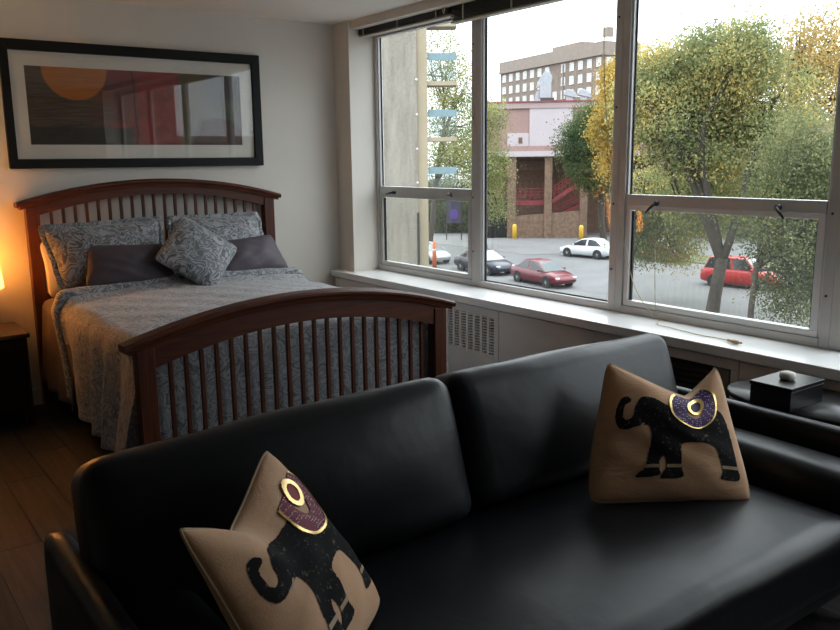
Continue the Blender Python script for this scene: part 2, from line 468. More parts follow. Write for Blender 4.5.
# air conditioner opening
gp = obj('panel', MB().box(3.165, 3.215, 1.982, 2.798, .04, .30).box(3.165, 3.215, 1.982, 2.798, .567, .612)
         .box(3.165, 3.215, 1.982, 2.02, .30, .567).box(3.165, 3.215, 2.75, 2.798, .30, .567), M_conv, cv, True, bevel=.003)
ac = thing('air_conditioner', (3.2, 2.38, .305), label='dark louvred air conditioner vent set below the windowsill', cat='vent')
obj('casing', box(3.2, 3.217, 2.022, 2.748, .302, .565), M_dark, ac, True)
M_acb = plain('brown_vent_enamel', (.055, .045, .038), .45)
M_acl = plain('tan_vent_door', (.20, .165, .125), .5)
for k in range(8):
    z = .325+k*.029
    obj('louvre', MB().box(-.012, .012, 2.125, 2.745, -.004, .004, Matrix.Translation((3.185, 0, z)) @ Matrix.Rotation(math.radians(-30), 4, 'Y')), M_acb, ac, True)
obj('control_door', box(3.17, 3.199, 2.028, 2.115, .306, .562), M_acl, ac, True, bevel=.004)

# ------------------------------------------------------------------ picture
pic = thing('framed_picture', (1.774, 5.44, 1.845), label='wide black framed abstract print with white mat above the bed', cat='picture')
fx0, fx1, fz0, fz1 = .958, 2.60, 1.467, 2.216
ix0, ix1, iz0, iz1 = 1.006, 2.538, 1.524, 2.154
M_frame = plain('black_frame_lacquer', (.006, .006, .006), .5, spec=.2)
def mould(poly): return MB().prism(poly, 5.418, 5.457)
obj('frame_moulding', mould([(fx0, fz1), (fx1, fz1), (ix1, iz1), (ix0, iz1)]), M_frame, pic, True, bevel=.004)
obj('frame_moulding', mould([(fx0, fz0), (fx1, fz0), (ix1, iz0), (ix0, iz0)]), M_frame, pic, True, bevel=.004)
obj('frame_moulding', mould([(fx0, fz0), (fx0, fz1), (ix0, iz1), (ix0, iz0)]), M_frame, pic, True, bevel=.004)
obj('frame_moulding', mould([(fx1, fz0), (fx1, fz1), (ix1, iz1), (ix1, iz0)]), M_frame, pic, True, bevel=.004)
ax0, ax1, az0, az1 = 1.088, 2.452, 1.609, 2.070
obj('mat_board', MB().box(ix0, ax0, 5.436, 5.45, iz0, iz1).box(ax1, ix1, 5.436, 5.45, iz0, iz1).box(ax0, ax1, 5.436, 5.45, iz0, az0).box(ax0, ax1, 5.436, 5.45, az1, iz1),
    plain('cream_mat_board', (.74, .71, .64), .8, .02), pic, True)
def artmat():
    n = NT('abstract_print')
    v = n.tc(); sp = n.N('ShaderNodeSeparateXYZ'); n.l.new(v, sp.inputs[0])
    # object space: x across 0..1.364, z up 0..0.461
    wob = n.noise(v, 6, 4); X = n.math('ADD', sp.outputs[0], n.math('MULTIPLY_ADD', wob, .06, -.03)); Z = n.math('ADD', sp.outputs[2], n.math('MULTIPLY_ADD', wob, .05, -.025))
    def st(val, e, soft=.012):
        x_ = n.N('ShaderNodeMapRange'); x_.interpolation_type = 'SMOOTHSTEP'; n.l.new(val, x_.inputs[0])
        x_.inputs[1].default_value = e-soft; x_.inputs[2].default_value = e+soft; return x_.outputs[0]
    def rect(x0, x1, z0, z1, soft=.012):
        a = n.math('MULTIPLY', st(X, x0, soft), n.math('SUBTRACT', 1.0, st(X, x1, soft)))
        b = n.math('MULTIPLY', st(Z, z0, soft), n.math('SUBTRACT', 1.0, st(Z, z1, soft)))
        return n.math('MULTIPLY', a, b)
    def circ(cx, cz, r, soft=.008):
        d = n.math('SQRT', n.math('ADD', n.math('POWER', n.math('SUBTRACT', sp.outputs[0], cx), 2.0), n.math('POWER', n.math('SUBTRACT', sp.outputs[2], cz), 2.0)))
        return n.math('SUBTRACT', 1.0, st(d, r, soft))
    streak = n.noise(n.mapping((2, 1, 26)), 3, 5, .6)
    blot = n.noise(v, 12, 5, .65)
    c = n.ramp(streak, [(.3, (.055, .030, .018)), (.7, (.13, .085, .05))])
    c = n.mix(rect(.42, .98, .0, .50), c, n.ramp(blot, [(.3, (.16, .010, .010)), (.7, (.30, .030, .022))]))
    c = n.mix(rect(.36, .62, .14, .40), c, n.ramp(blot, [(.3, (.12, .022, .016)), (.7, (.17, .045, .03))]))
    c = n.mix(rect(-.1, .62, -.1, .115), c, n.ramp(streak, [(.3, (.022, .018, .013)), (.7, (.05, .04, .028))]))
    c = n.mix(rect(.93, 1.12, -.1, .48, .03), c, n.ramp(blot, [(.3, (.07, .055, .022)), (.7, (.13, .10, .04))]))
    c = n.mix(rect(1.10, 1.5, .10, .40, .03), c, n.ramp(blot, [(.3, (.05, .055, .035)), (.7, (.12, .11, .075))]))
    c = n.mix(circ(1.20, -.02, .20, .01), c, n.ramp(blot, [(.3, (.045, .016, .014)), (.7, (.085, .030, .025))]))
    c = n.mix(rect(1.12, 1.36, .30, .5, .02), c, (.055, .05, .045))
    c = n.mix(rect(.63, .645, .0, .5, .004), c, (.05, .012, .012))
    c = n.mix(n.math('MULTIPLY', rect(.0, .5, .115, .3, .03), .5), c, n.ramp(streak, [(.35, (.04, .026, .016)), (.65, (.17, .12, .07))]))
    c = n.mix(circ(.285, .46, .192), c, n.ramp(streak, [(.3, (.38, .12, .015)), (.7, (.52, .19, .03))]))
    n.base(c); n.set(rough=.6); return n.m
am = box(0, ax1-ax0, -.004, .004, 0, az1-az0)
art = obj('print_sheet', am, artmat(), pic); art.location = (ax0-1.774, 5.443-5.44, az0-1.845)
obj('glazing', box(ix0, ix1, 5.428, 5.431, iz0, iz1), glassmat('picture_glass', (.98, .98, .98), 0, 1.5, 1.0), pic, True)

# ------------------------------------------------------------------ bed frame
bed = thing('bed_frame', (1.823, 4.4, 0), label='cherry wood slatted bed frame with arched headboard and footboard', cat='bed')
def endboard(prefix, yf, th, zt, zp, rail_h, zlow, xl=.958, xr=2.69, legs=.075, post_in=.05):
    xc = (xl+xr)/2; hw = (xr-xl)/2
    def arc(x, z0, z1): return z0 + (z1-z0)*(1-((x-xc)/hw)**2)
    n = 32
    # crown moulding cap, wider than the rail
    cap = MB()
    prof = [(-.018, -.012), (-.026, 0.0), (-.026, .010), (-.010, .018), (th+.010, .018), (th+.02, .010), (th+.02, 0.0), (th+.008, -.012)]
    vs = []; m = len(prof)
    for i in range(n+1):
        x = xl + (xr-xl)*i/n; z = arc(x, zt, zp)
        for (dy, dz) in prof: vs.append((x, yf+dy, z-.018+dz))
    fs = [(i*m+k, i*m+(k+1) % m, (i+1)*m+(k+1) % m, (i+1)*m+k) for i in range(n) for k in range(m)] + [tuple(range(m)), tuple(range(n*m, n*m+m))]
    cap.add(vs, fs); obj(prefix+'_crown', cap, M_cherry, bed, True)
    # cove under the cap
    cov = MB(); vs = []
    pr2 = [(-.012, -.03), (-.018, -.012), (th+.012, -.012), (th+.006, -.03)]
    for i in range(n+1):
        x = xl+.018 + (xr-xl-.036)*i/n; z = arc(x, zt, zp)
        for (dy, dz) in pr2: vs.append((x, yf+dy, z-.018+dz))
    fs = [(i*4+k, i*4+(k+1) % 4, (i+1)*4+(k+1) % 4, (i+1)*4+k) for i in range(n) for k in range(4)] + [(0, 1, 2, 3), (n*4, n*4+1, n*4+2, n*4+3)]
    cov.add(vs, fs); obj(prefix+'_cove', cov, M_cherry, bed, True)
    # arched rail between the posts
    ri = MB(); x0, x1 = xl+post_in, xr-post_in
    for i in range(n):
        a, b = x0+(x1-x0)*i/n, x0+(x1-x0)*(i+1)/n
        za, zb = arc(a, zt, zp)-.045, arc(b, zt, zp)-.045
        la, lb = arc(a, zt-.018, zp)-rail_h, arc(b, zt-.018, zp)-rail_h
        ri.add([(a, yf, la), (b, yf, lb), (b, yf, zb), (a, yf, za), (a, yf+th, la), (b, yf+th, lb), (b, yf+th, zb), (a, yf+th, za)],
               [(0, 1, 2, 3), (5, 4, 7, 6), (0, 4, 5, 1), (3, 2, 6, 7)])
    obj(prefix+'_arched_rail', ri, M_cherry, bed, True, wd=False)
    for x0p in (xl+post_in, xr-post_in-legs):
        zt_ = arc(x0p + (legs if x0p < xc else 0), zt, zp)-.045
        pm = MB(); pm.box(x0p, x0p+legs, yf-.008, yf+th+.008, 0.0, arc(xl+post_in, zt, zp)-.04)
        obj(prefix+'_post', pm, M_cherry_v, bed, True, bevel=.004)
    a, b = xl+post_in+legs, xr-post_in-legs
    obj(prefix+'_lower_rail', box(a, b, yf+.004, yf+th-.004, zlow-.14, zlow), M_cherry, bed, True, bevel=.003)
    for i in range(20):
        x = a + (b-a)*(i+1)/21
        z = arc(x, zt-.018, zp)-rail_h+.01
        obj('slat', box(x-.0085, x+.0085, yf+.012, yf+.030, zlow-.01, z), M_cherry_v, bed, True, bevel=.002)
endboard('headboard', 5.375, .05, 1.268, 1.392, .098, .705)
endboard('footboard', 3.335, .05, .760, .896, .135, .20, .938, 2.650)
for xx in (1.035, 2.583):
    obj('side_rail', box(xx, xx+.03, 3.39, 5.37, .20, .36), M_cherry, bed, True, bevel=.003)

# mattress, blanket, comforter
mat = tag(obj('mattress', rbox((.735, .945, .13), .06, 8, (0, 0, .01), Matrix.Translation((1.823, 4.40, .50))), plain('cream_ticking', (.45, .42, .38), .9), wd=True),
          'cream mattress hidden under the comforter on the bed', 'mattress')
tag(obj('box_spring', rbox((.735, .945, .080), .03, 6, (0, 0, 0), Matrix.Translation((1.823, 4.40, .285))), plain('taupe_ticking', (.16, .13, .11), .9), wd=True),
    'taupe box spring beneath the mattress of the bed', 'mattress')
def cloth(xl, xr, y0, y1, zt, hemL, hemR, hemF, crown, flare, nx, ny, foot=True, seed=1, head_roll=0.0, amp=.012, soft=.06, slide=0.0):
    """bedding: a top sheet that falls over both long sides and, if foot, over the foot end"""
    rr = random.Random(seed); ph = [rr.random()*6.28 for _ in range(8)]
    R = soft; FL = [1.0]
    def fold1(d, hem):           # arclength d past the edge -> (outward, down)
        if d <= 0: return 0.0, 0.0
        L = R*PI/2
        if d < L:
            t = d/R; return R*math.sin(t), R*(1-math.cos(t))
        return R + (d-L)*flare*FL[0], R + (d-L)
    wl, wr_, wf = zt-hemL, zt-hemR, zt-hemF
    tot = (xr-xl)+wl+wr_; lent = (y1-y0)+(wf if foot else 0)
    def P(u, v):
        a = u*tot-wl; b = v*lent-(wf if foot else 0)
        x = min(max(a, 0), xr-xl); y = max(b, 0)
        FL[0] = .15 + 1.6*max(0.0, 1-y/(y1-y0))**1.6 if foot else .3
        ol, dl = fold1(-a, wl); FL[0] = .2; orr, dr = fold1(a-(xr-xl), wr_); of, df = fold1(-b, wf)
        cx = (x/(xr-xl)-.5)*2
        z = zt + crown*(1-cx**2)*(1-math.exp(-y*6)) - max(dl, dr) 
        zz = z - df if max(dl, dr) < .01 else min(z, zt-df)
        X = xl+x-ol+orr; Y = y0+y-of*.6
        dside = max(dl, dr)
        wv = amp*math.sin(y*17+ph[0]+1.5*math.sin(y*5+ph[1]))*min(1, dside*3)
        X += wv*(-1 if dl > 0 else 1)*1.6
        if dl > 0: Y = y0+(Y-y0)*(1-slide*min(1, dl/.5))
        if df > 0: Y += -abs(amp*.4*math.sin(x*22+ph[2]))*min(1, df*3)
        zz += .006*math.sin(x*9+ph[3]+2*math.sin(y*3))*math.sin(y*7+ph[4])*(1 if dside < .02 else 0)
        zz += .004*math.sin(x*23+ph[5])*math.sin(y*19+ph[6]+x*4)*(1 if dside < .02 else 0)
        t = (y1-y0-y)
        if head_roll and t < .12:
            zz += head_roll*math.sin(PI*(1-t/.12)*.62)*(1 if dside < .02 else .3); 
            if dl > 0: X -= head_roll*.6*math.sin(PI*(1-t/.12)*.62)
        return (X, Y, max(zz, .035))
    mb = MB().grid(P, nx, ny); return mb, P
M_comf = damask('grey_scroll_comforter', (.105, .108, .117), (.20, .205, .22), (.36, .36, .37), 12.0, .7, True)
M_sham = damask('grey_scroll_sham', (.045, .048, .058), (.12, .125, .14), (.33, .335, .35), 10.0, .65)
mb, PC = cloth(1.135, 2.525, 3.475, 4.90, .725, .12, .14, .16, .040, .12, 120, 90, True, 3, .03, .018, .11, .15)
co = tag(obj('comforter', mb, M_comf, smooth=True), 'grey scroll patterned comforter spread over the bed', 'comforter')
sm = co.modifiers.new('thickness', 'SOLIDIFY'); sm.thickness = .012; sm.offset = -1
# border band at the head end, part of the comforter
tot_u = 90
bd = MB(); prof = []
def border(u, v):
    p = Vector(PC(u, 1.0)); t = v*2*PI
    return p + Vector((-.022*math.sin(t) if u < .25 else 0, -.05*math.cos(t), .032*math.sin(t)+.002)) if True else p
bd.grid(border, 110, 10)
obj('turned_border', bd, M_sham, co, True, True)
M_taupe = plain('taupe_blanket', (.125, .095, .078), .9, .12, 20, bump=.2, bscale=200)
mb, _ = cloth(1.11, 2.55, 4.55, 5.345, .690, .14, .22, 0, .02, .35, 90, 30, False, 5, 0, .010, .07)
bl = tag(obj('blanket', mb, M_taupe, smooth=True), 'taupe blanket hanging over the mattress side by the headboard', 'blanket')
sm = bl.modifiers.new('thickness', 'SOLIDIFY'); sm.thickness = .008; sm.offset = -1

# ------------------------------------------------------------------ pillows
def pillow_fn(w, h, t, pinch=.07, chop=0.0, u0=0.0, step=0.0, squeeze=.0, seed=0, wr=.004, flop=0.0, pw=.55, taper=0.0):
    rr = random.Random(seed); ph = [rr.random()*6.28 for _ in range(6)]
    def S(u, v, side, off=0.0):
        kc = 1-.085*abs(u*v)**5
        x = kc*.5*w*u*(1-pinch*(1-v*v)); y = kc*.5*h*v*(1-pinch*(1-u*u))
        T = max(0.0, (1-u**2))**pw*max(0.0, (1-v**2))**pw
        z = .5*t*T + off
        up = max(0.0, min(1.0, (v+.45)/1.45)); up = up*up*(3-2*up)
        tt_ = (u+1)/(u0+1) if u < u0 else (1-u)/(1-u0); tt_ = 1-math.sqrt((1-tt_)**2+.012)
        c = max(-.02, tt_)*up
        y -= chop*c; x *= 1+taper*v
        x -= (u-u0)*squeeze*up*.5*w
        z *= (1-.15*c)
        z += wr*math.sin(9*u+ph[0]+2*math.sin(3*v+ph[1]))*math.sin(8*v+ph[2])*T
        if step: z += side*0 + step*up*(.5-.5*math.tanh((u-u0)/.16))*(1 if side > 0 else -1)
        dz = -flop*abs(u-u0)*up*.5*w*(1 if u > u0 else .6)
        return Vector((x, y, side*z - dz))
    return S
def pillow_mesh(S, n=40):
    mb = MB()
    def rem(a): return math.sin((a-.5)*PI)*.55+ (2*a-1)*.45
    mb.grid(lambda a, b: S(rem(a), rem(b), 1), n, n); mb.grid(lambda a, b: S(rem(a), rem(b), -1), n, n)
    return mb
def orient(c, yaw, tilt, roll):
    """front (+z local) faces -y; x right, y up; yaw about z, tilt leans the top back, roll in its own plane"""
    cy, sy = math.cos(yaw), math.sin(yaw)
    right = Vector((cy, sy, 0)); back = Vector((-sy, cy, 0))
    up = math.cos(tilt)*Vector((0, 0, 1)) + math.sin(tilt)*back
    r2 = math.cos(roll)*right + math.sin(roll)*up; u2 = -math.sin(roll)*right + math.cos(roll)*up
    n = r2.cross(u2)
    return Matrix(((r2.x, u2.x, n.x, c[0]), (r2.y, u2.y, n.y, c[1]), (r2.z, u2.z, n.z, c[2]), (0, 0, 0, 1)))
D = math.radians
def bed_pillow(name, c, yaw, tilt, roll, w_, h_, t_, mat_, label, seed=0, flange=0.0, **kw):
    S = pillow_fn(w_, h_, t_, seed=seed, **kw)
    o = obj(name, pillow_mesh(S), mat_, wd=True); o.matrix_world = orient(c, D(yaw), D(tilt), D(roll))
    tag(o, label, 'pillow')
    if flange:
        pts = [S(-1+2*k/30, 1, 1) for k in range(31)] + [S(1, 1-2*k/30, 1) for k in range(31)] + [S(1-2*k/30, -1, 1) for k in range(31)] + [S(-1, -1+2*k/30, 1) for k in range(31)]
        mb = MB(); m = len(pts); vs = []
        for k, p in enumerate(pts):
            q = p*1.0; d = Vector((p.x/(w_*.5), p.y/(h_*.5), 0)); wv = .006*math.sin(k*.9)
            vs += [p*.97+Vector((0, 0, .004)), p+d*flange+Vector((0, 0, .003+wv)), p+d*flange+Vector((0, 0, -.003+wv)), p*.97+Vector((0, 0, -.004))]
        fs = [((k*4+j), (k*4+(j+1) % 4), ((k+1) % m*4+(j+1) % 4), ((k+1) % m*4+j)) for k in range(m) for j in range(4)]
        mb.add(vs, fs); obj('flange', mb, mat_, o, smooth=True)
    return o
M_purple = plain('plum_grey_satin', (.048, .034, .047), .6, .1, 30, bump=.1, bscale=150, sheen=.05)
M_white = plain('white_cotton', (.62, .58, .52), .85, .03, 10)
bed_pillow('sleeping_pillow', (1.385, 5.235, .885), 0, 14, 2, .70, .36, .15, M_white, 'white pillow tucked behind the grey scroll sham nearest the lamp', 1)
bed_pillow('pillow_sham', (1.395, 5.095, .955), -3, 24, 2, .66, .40, .21, M_sham, 'grey scroll patterned pillow sham on the lamp side of the bed', 2, .028, taper=.09)
bed_pillow('pillow_sham', (2.115, 5.115, .965), 2, 24, 0, .64, .39, .21, M_sham, 'grey scroll patterned pillow sham on the window side of the bed', 3, .028)
bed_pillow('lumbar_pillow', (1.475, 4.955, .895), -4, 30, -3, .52, .28, .13, M_purple, 'plain plum grey cushion leaning on the lamp side sham', 4, taper=-.06)
bed_pillow('lumbar_pillow', (2.255, 4.975, .885), 6, 30, 3, .50, .28, .13, M_purple, 'plain plum grey cushion leaning on the window side sham', 5, taper=-.08)
bed_pillow('throw_pillow', (1.855, 4.85, .945), 4, 36, 48, .42, .42, .16, M_sham, 'square grey scroll throw pillow set on its corner between plum cushions', 6)

# ------------------------------------------------------------------ nightstand and lamp
ns = thing('nightstand', (.64, 5.22, 0), label='dark brown wooden nightstand beside the bed', cat='nightstand')
M_ns = wood('espresso_wood', (.020, .011, .007), (.045, .024, .014), .4, 2)
M_nst = wood('espresso_wood_lit_top', (.05, .026, .014), (.10, .055, .03), .35, 0)  # lighter copy of the espresso wood: light on the top is in the colour
obj('top', box(.385, .895, 4.99, 5.435, .525, .55), M_nst, ns, True, bevel=.004)
obj('body', MB().box(.40, .42, 5.01, 5.43, .10, .525).box(.86, .88, 5.01, 5.43, .10, .525).box(.42, .86, 5.41, 5.43, .10, .525).box(.42, .86, 5.02, 5.41, .10, .12).box(.42, .86, 5.02, 5.41, .31, .325), M_ns, ns, True)
for z0, z1 in ((.33, .515), (.125, .305)):
    dr = obj('drawer', box(.424, .856, 5.0, 5.40, z0, z1), M_ns, ns, True, bevel=.003)
    obj('knob', MB().lathe([(.006, 0), (.006, .012), (.014, .018), (.012, .028), (0, .03)], (0, 0, 0), 12), M_black_metal, dr).matrix_local = Matrix.Translation((0, 5.0-5.22, (z0+z1)/2)) @ Matrix.Rotation(PI/2, 4, 'X')
for xx in (.402, .838):
    for yy in (5.012, 5.388):
        obj('leg', box(xx, xx+.04, yy, yy+.04, 0, .10), M_ns, ns, True)
lp = thing('table_lamp', (.655, 5.24, .55), label='warm glowing table lamp with cream drum shade on the nightstand', cat='lamp')
obj('base', MB().lathe([(.075, 0), (.075, .012), (.03, .025), (.045, .08), (.055, .13), (.03, .19), (.012, .21), (.012, .27)], (0, 0, 0), 24), plain('brown_ceramic', (.07, .04, .025), .3), lp, smooth=True)
n = NT('lampshade_linen'); n.n.remove(n.p)
dd = n.N('ShaderNodeBsdfDiffuse'); tt = n.N('ShaderNodeBsdfTranslucent'); mm = n.N('ShaderNodeMixShader')
dd.inputs[0].default_value = (.8, .66, .45, 1); tt.inputs[0].default_value = (.85, .62, .36, 1); mm.inputs[0].default_value = .75
n.l.new(dd.outputs[0], mm.inputs[1]); n.l.new(tt.outputs[0], mm.inputs[2]); n.l.new(mm.outputs[0], n.out.inputs[0])
sh = obj('shade', MB().lathe([(.168, .245), (.172, .245), (.145, .545), (.06, .547), (.06, .543), (.141, .541), (.168, .245)], (0, 0, 0), 40), n.m, lp, smooth=True)  # ring closing in the top is added to hold back upward light
obj('bulb', MB().lathe([(.012, .27), (.012, .33), (.02, .345), (.024, .36), (.016, .375), (0, .38)], (0, 0, 0), 16), emis('warm_bulb', (1, .72, .38), 6.0), lp, smooth=True)
ll = bpy.data.lights.new('bulb_light', 'POINT'); ll.energy = 36.0; ll.color = (1, .72, .40); ll.shadow_soft_size = .04
lo = bpy.data.objects.new('bulb_light', ll); COL.objects.link(lo); lo.parent = lp; lo.location = (0, 0, .43)

# ------------------------------------------------------------------ sofa
def leather():
    n = NT('black_leather')
    f = n.noise(n.tc(), 3.0, 4, .55, .4); g = n.noise(n.tc(), 260, 2)
    n.base(n.ramp(f, [(.3, (.006, .0063, .0075)), (.7, (.0095, .010, .012))]))
    n.set(rough=.36, spec=.24)
    h = n.math('ADD', n.math('MULTIPLY', f, 5.0), n.math('MULTIPLY', g, .10)); n.bump(h, .12, .008)
    return n.m
M_leather = leather()
sofa = thing('sofa', (1.52, 1.6, 0), label='black leather two-cushion sofa facing away from the bed', cat='sofa')
SX0, SX1 = .345, 2.672
obj('base', rbox(((SX1-SX0)/2-.02, .50, .11), .03, 8, M=Matrix.Translation(((SX0+SX1)/2, 1.585, .285))), M_leather, sofa, True, wd=True)
def wr_fn(seed, amp):
    rr = random.Random(seed); ph = [rr.random()*6.28 for _ in range(9)]
    def fn(o):
        d = amp*(math.sin(o.x*9+ph[0]+1.5*math.sin(o.z*8+ph[1]))*math.sin(o.z*11+ph[2]+o.x*5) + .6*math.sin(o.x*21+ph[3])*math.sin(o.z*17+ph[4]+o.y*9))
        return Vector((o.x, o.y+d*.6, o.z+d))
    return fn
obj('seat_cushion', rbox(((2.41-.615)/2-.004, .41, .10), .055, 22, (0, 0, .022), Matrix.Translation((1.515, 1.46, .335)), wr_fn(4, .003)), M_leather, sofa, True, wd=True)
obj('back', rbox(((SX1-SX0)/2-.09, .06, .19), .05, 14, (0, .01, .008), Matrix.Translation(((SX0+SX1)/2, 2.05, .39)) @ Matrix.Rotation(D(-8), 4, 'X')), M_leather, sofa, True, wd=True)
def back_c(x0, x1, seed, zt, dy, slump):
    f0 = wr_fn(seed, .0035)
    hw = (x1-x0)/2
    def fn(o):
        o = f0(o); k = o.z/.20
        o.z += slump*(o.x/hw)*(.5+.5*k)
        return o
    M = Matrix.Translation(((x0+x1)/2, 1.855+dy, zt-.205)) @ Matrix.Rotation(D(-19), 4, 'X')
    return obj('back_cushion', rbox((hw, .095, .205), .055, 24, (.01, .040, .010), M, fn), M_leather, sofa, True, wd=True)
back_c(.405, 1.455, 11, .838, 0, .016)
back_c(1.465, 2.49, 12, .845, .02, .0)
for sgn, xo in ((1, SX0), (-1, SX1)):
    # arm: raised outer lip and a lower padded inner roll, run front to back
    lip = rbox((.036, .49, .215), .032, 12, (0, 0, .002), Matrix.Translation((xo+sgn*.036, 1.585, .392)))
    ar = obj('arm', lip, M_leather, sofa, True, wd=True)
    pad = rbox((.105, .475, .172), .065, 14, (.008, .008, .008), Matrix.Translation((xo+sgn*.167, 1.565, .362)))
    obj('arm_pad', pad, M_leather, ar, True, wd=True)
for xx in (.44, 2.56):
    for yy in (1.15, 2.02):
        obj('leg', MB().cyl((xx, yy, 0), (xx, yy, .18), .02, .03, 12), M_black_metal, sofa, True, True)

# ------------------------------------------------------------------ elephant cushions
def smooth2(pl_):
    q = [Vector((a, b, 0)) for a, b in pl_]; out = []; m_ = len(q)
    for i in range(m_):
        a, b, c, d = q[i-1], q[i], q[(i+1) % m_], q[(i+2) % m_]
        for k in range(4):
            t = k/4; out.append(.5*((2*b)+(c-a)*t+(2*a-5*b+4*c-d)*t*t+(3*b-a-3*c+d)*t**3))
    return out
ELE = [(.27, .84), (.34, .855), (.42, .83), (.52, .82), (.65, .81), (.79, .78), (.88, .70), (.91, .52), (.915, .30), (.915, .18), (.79, .175), (.785, .20), (.80, .24), (.785, .32), (.755, .41), (.66, .45), (.535, .43), (.525, .32),
       (.53, .24), (.535, .18), (.405, .17), (.40, .20), (.43, .25), (.415, .33), (.385, .29), (.385, .24), (.39, .195), (.262, .185), (.262, .215), (.30, .26), (.325, .42), (.32, .54), (.30, .585), (.27, .575), (.235, .565), (.19, .54),
       (.135, .53), (.095, .575), (.085, .66), (.105, .75), (.145, .79), (.175, .775), (.165, .745), (.135, .715), (.13, .63), (.155, .605), (.19, .64), (.20, .72), (.235, .81)]
ELE = [(p.x, p.y-.025) for p in smooth2(ELE)]
TUSK = [(.265, .575), (.235, .535), (.20, .525), (.205, .515), (.24, .522), (.278, .565)]
def inside(p, poly):
    x_, y_ = p; c = False; j = len(poly)-1
    for i in range(len(poly)):
        xi, yi = poly[i]; xj, yj = poly[j]
        if (yi > y_) != (yj > y_) and x_ < (xj-xi)*(y_-yi)/(yj-yi)+xi: c = not c
        j = i
    return c
def applique(S, test, off, n=150, u0=0, u1=1, v0=0, v1=1):
    mb = MB(); idx = {}
    def vert(i, j):
        if (i, j) not in idx:
            idx[(i, j)] = len(mb.v); mb.v.append(tuple(S(2*(i/n)-1, 2*(j/n)-1, 1, off)))
        return idx[(i, j)]
    for i in range(int(u0*n), int(u1*n)):
        for j in range(int(v0*n), int(v1*n)):
            if test((i+.5)/n, (j+.5)/n): mb.f.append((vert(i, j), vert(i+1, j), vert(i+1, j+1), vert(i, j+1)))
    return mb
def canvas(name, c):
    n = NT(name); wv = n.noise(n.mapping((260, 260, 60)), 1.0, 2); f = n.noise(n.tc(), 5, 4)
    n.base(n.ramp(f, [(.3, tuple(x*.9 for x in c)), (.7, tuple(x*1.06 for x in c))])); n.set(rough=.85, sheen=.15); n.bump(n.math('ADD', n.math('MULTIPLY', wv, .15), n.noise(n.mapping((1, 2.2, 1)), 9, 3, .6, .6)), .35, .012); return n.m
M_canvas = canvas('beige_canvas', (.52, .30, .165))
n = NT('worn_charcoal_print'); f = n.noise(n.tc(), 70, 5, .75)
n.base(n.ramp(f, [(.35, (.17, .135, .10)), (.41, (.014, .0135, .014))])); n.set(rough=.9, spec=.1); M_print = n.m
M_gold = plain('gold_foil_trim', (.62, .43, .16), .28, .08, 40, metal=.9)
def beads(name, c):
    n = NT(name); vo = n.N('ShaderNodeTexVoronoi'); vo.inputs['Scale'].default_value = 150; vo.inputs['Randomness'].default_value = .35
    n.l.new(n.tc(), vo.inputs['Vector'])
    n.base(n.ramp(vo.outputs['Distance'], [(.20, (.62, .52, .52)), (.28, c)])); n.set(rough=.6, spec=.2); n.bump(n.math('SUBTRACT', 1.0, vo.outputs['Distance']), .4, .003); return n.m
def elephant_cushion(mw, label, bead_c, med_c, S, seed, sc=(.66, .81), sr=.215, mv=.055, top=.965):
    E_ = obj('throw_cushion', pillow_mesh(S, 44), M_canvas, wd=True); E_.matrix_world = mw; tag(E_, label, 'cushion', 'elephant cushions')
    def dist(u, v): return math.hypot((u-sc[0]), (v-sc[1])*1.0)
    obj('elephant_print', applique(S, lambda u, v: inside((u, v), ELE) and not dist(u, v) < sr-.004, .0012, 200), M_print, E_, smooth=True)
    obj('tusk', applique(S, lambda u, v: inside((u, v), TUSK), .0018, 220), plain('tusk_print', (.35, .27, .18), .7), E_, smooth=True)
    sd = obj('beaded_saddle', applique(S, lambda u, v: dist(u, v) < sr-.012 and v < top and not dist(u, v) < .075, .003), beads('beads_%d' % seed, bead_c), E_, smooth=True)
    obj('gold_trim', applique(S, lambda u, v: sr-.016 < dist(u, v) < sr and v < top, .0045, 240), M_gold, sd, smooth=True)
    obj('gold_medallion', applique(S, lambda u, v: .050 < math.hypot(u-sc[0]-.02, v-sc[1]-mv) < .080, .006, 240), M_gold, sd, smooth=True)
    obj('medallion_centre', applique(S, lambda u, v: math.hypot(u-sc[0]-.02, v-sc[1]-mv) < .052, .004, 220), plain('jewel_%d' % seed, med_c, .6, spec=.2), sd, smooth=True)
    for ua, ub in ((.25, .39), (.39, .53), (.76, .92)):
        obj('anklet', applique(S, lambda u, v: abs(v-.235) < .010 and ua < u < ub and inside((u, v), ELE), .0022, 220, v0=.18, v1=.3), plain('anklet_print', (.34, .24, .13), .6), E_, smooth=True)
    # piped seam round the edge
    pts = [S(-1+2*k/30, 1, 1) for k in range(30)] + [S(1, 1-2*k/30, 1) for k in range(30)] + [S(1-2*k/30, -1, 1) for k in range(30)] + [S(-1, -1+2*k/30, 1) for k in range(31)]
    obj('seam', MB().tube(pts, .0032, 5), plain('seam_thread', (.40, .29, .18), .8), E_, smooth=True)
    return E_
S1 = pillow_fn(.505, .475, .17, .07, .085, -.38, .045, -.03, 21, .005, .0)
elephant_cushion(orient((.700, 1.445, .645), D(41.7), D(38.3), D(-.2)), 'beige elephant cushion with red beaded saddle leaning beside the sofa arm away from the window', (.16, .012, .035), (.22, .010, .015), S1, 1, (.735, .755), .20, .055, .86)
S2 = pillow_fn(.51, .455, .17, .07, .115, .30, .035, .11, 22, .005, .0, .55, -.085)
elephant_cushion(orient((2.072, 1.540, .640), D(-27.4), D(27), D(-4)), 'beige elephant cushion with purple beaded saddle at the window end of the sofa', (.045, .012, .09), (.04, .012, .08), S2, 2)

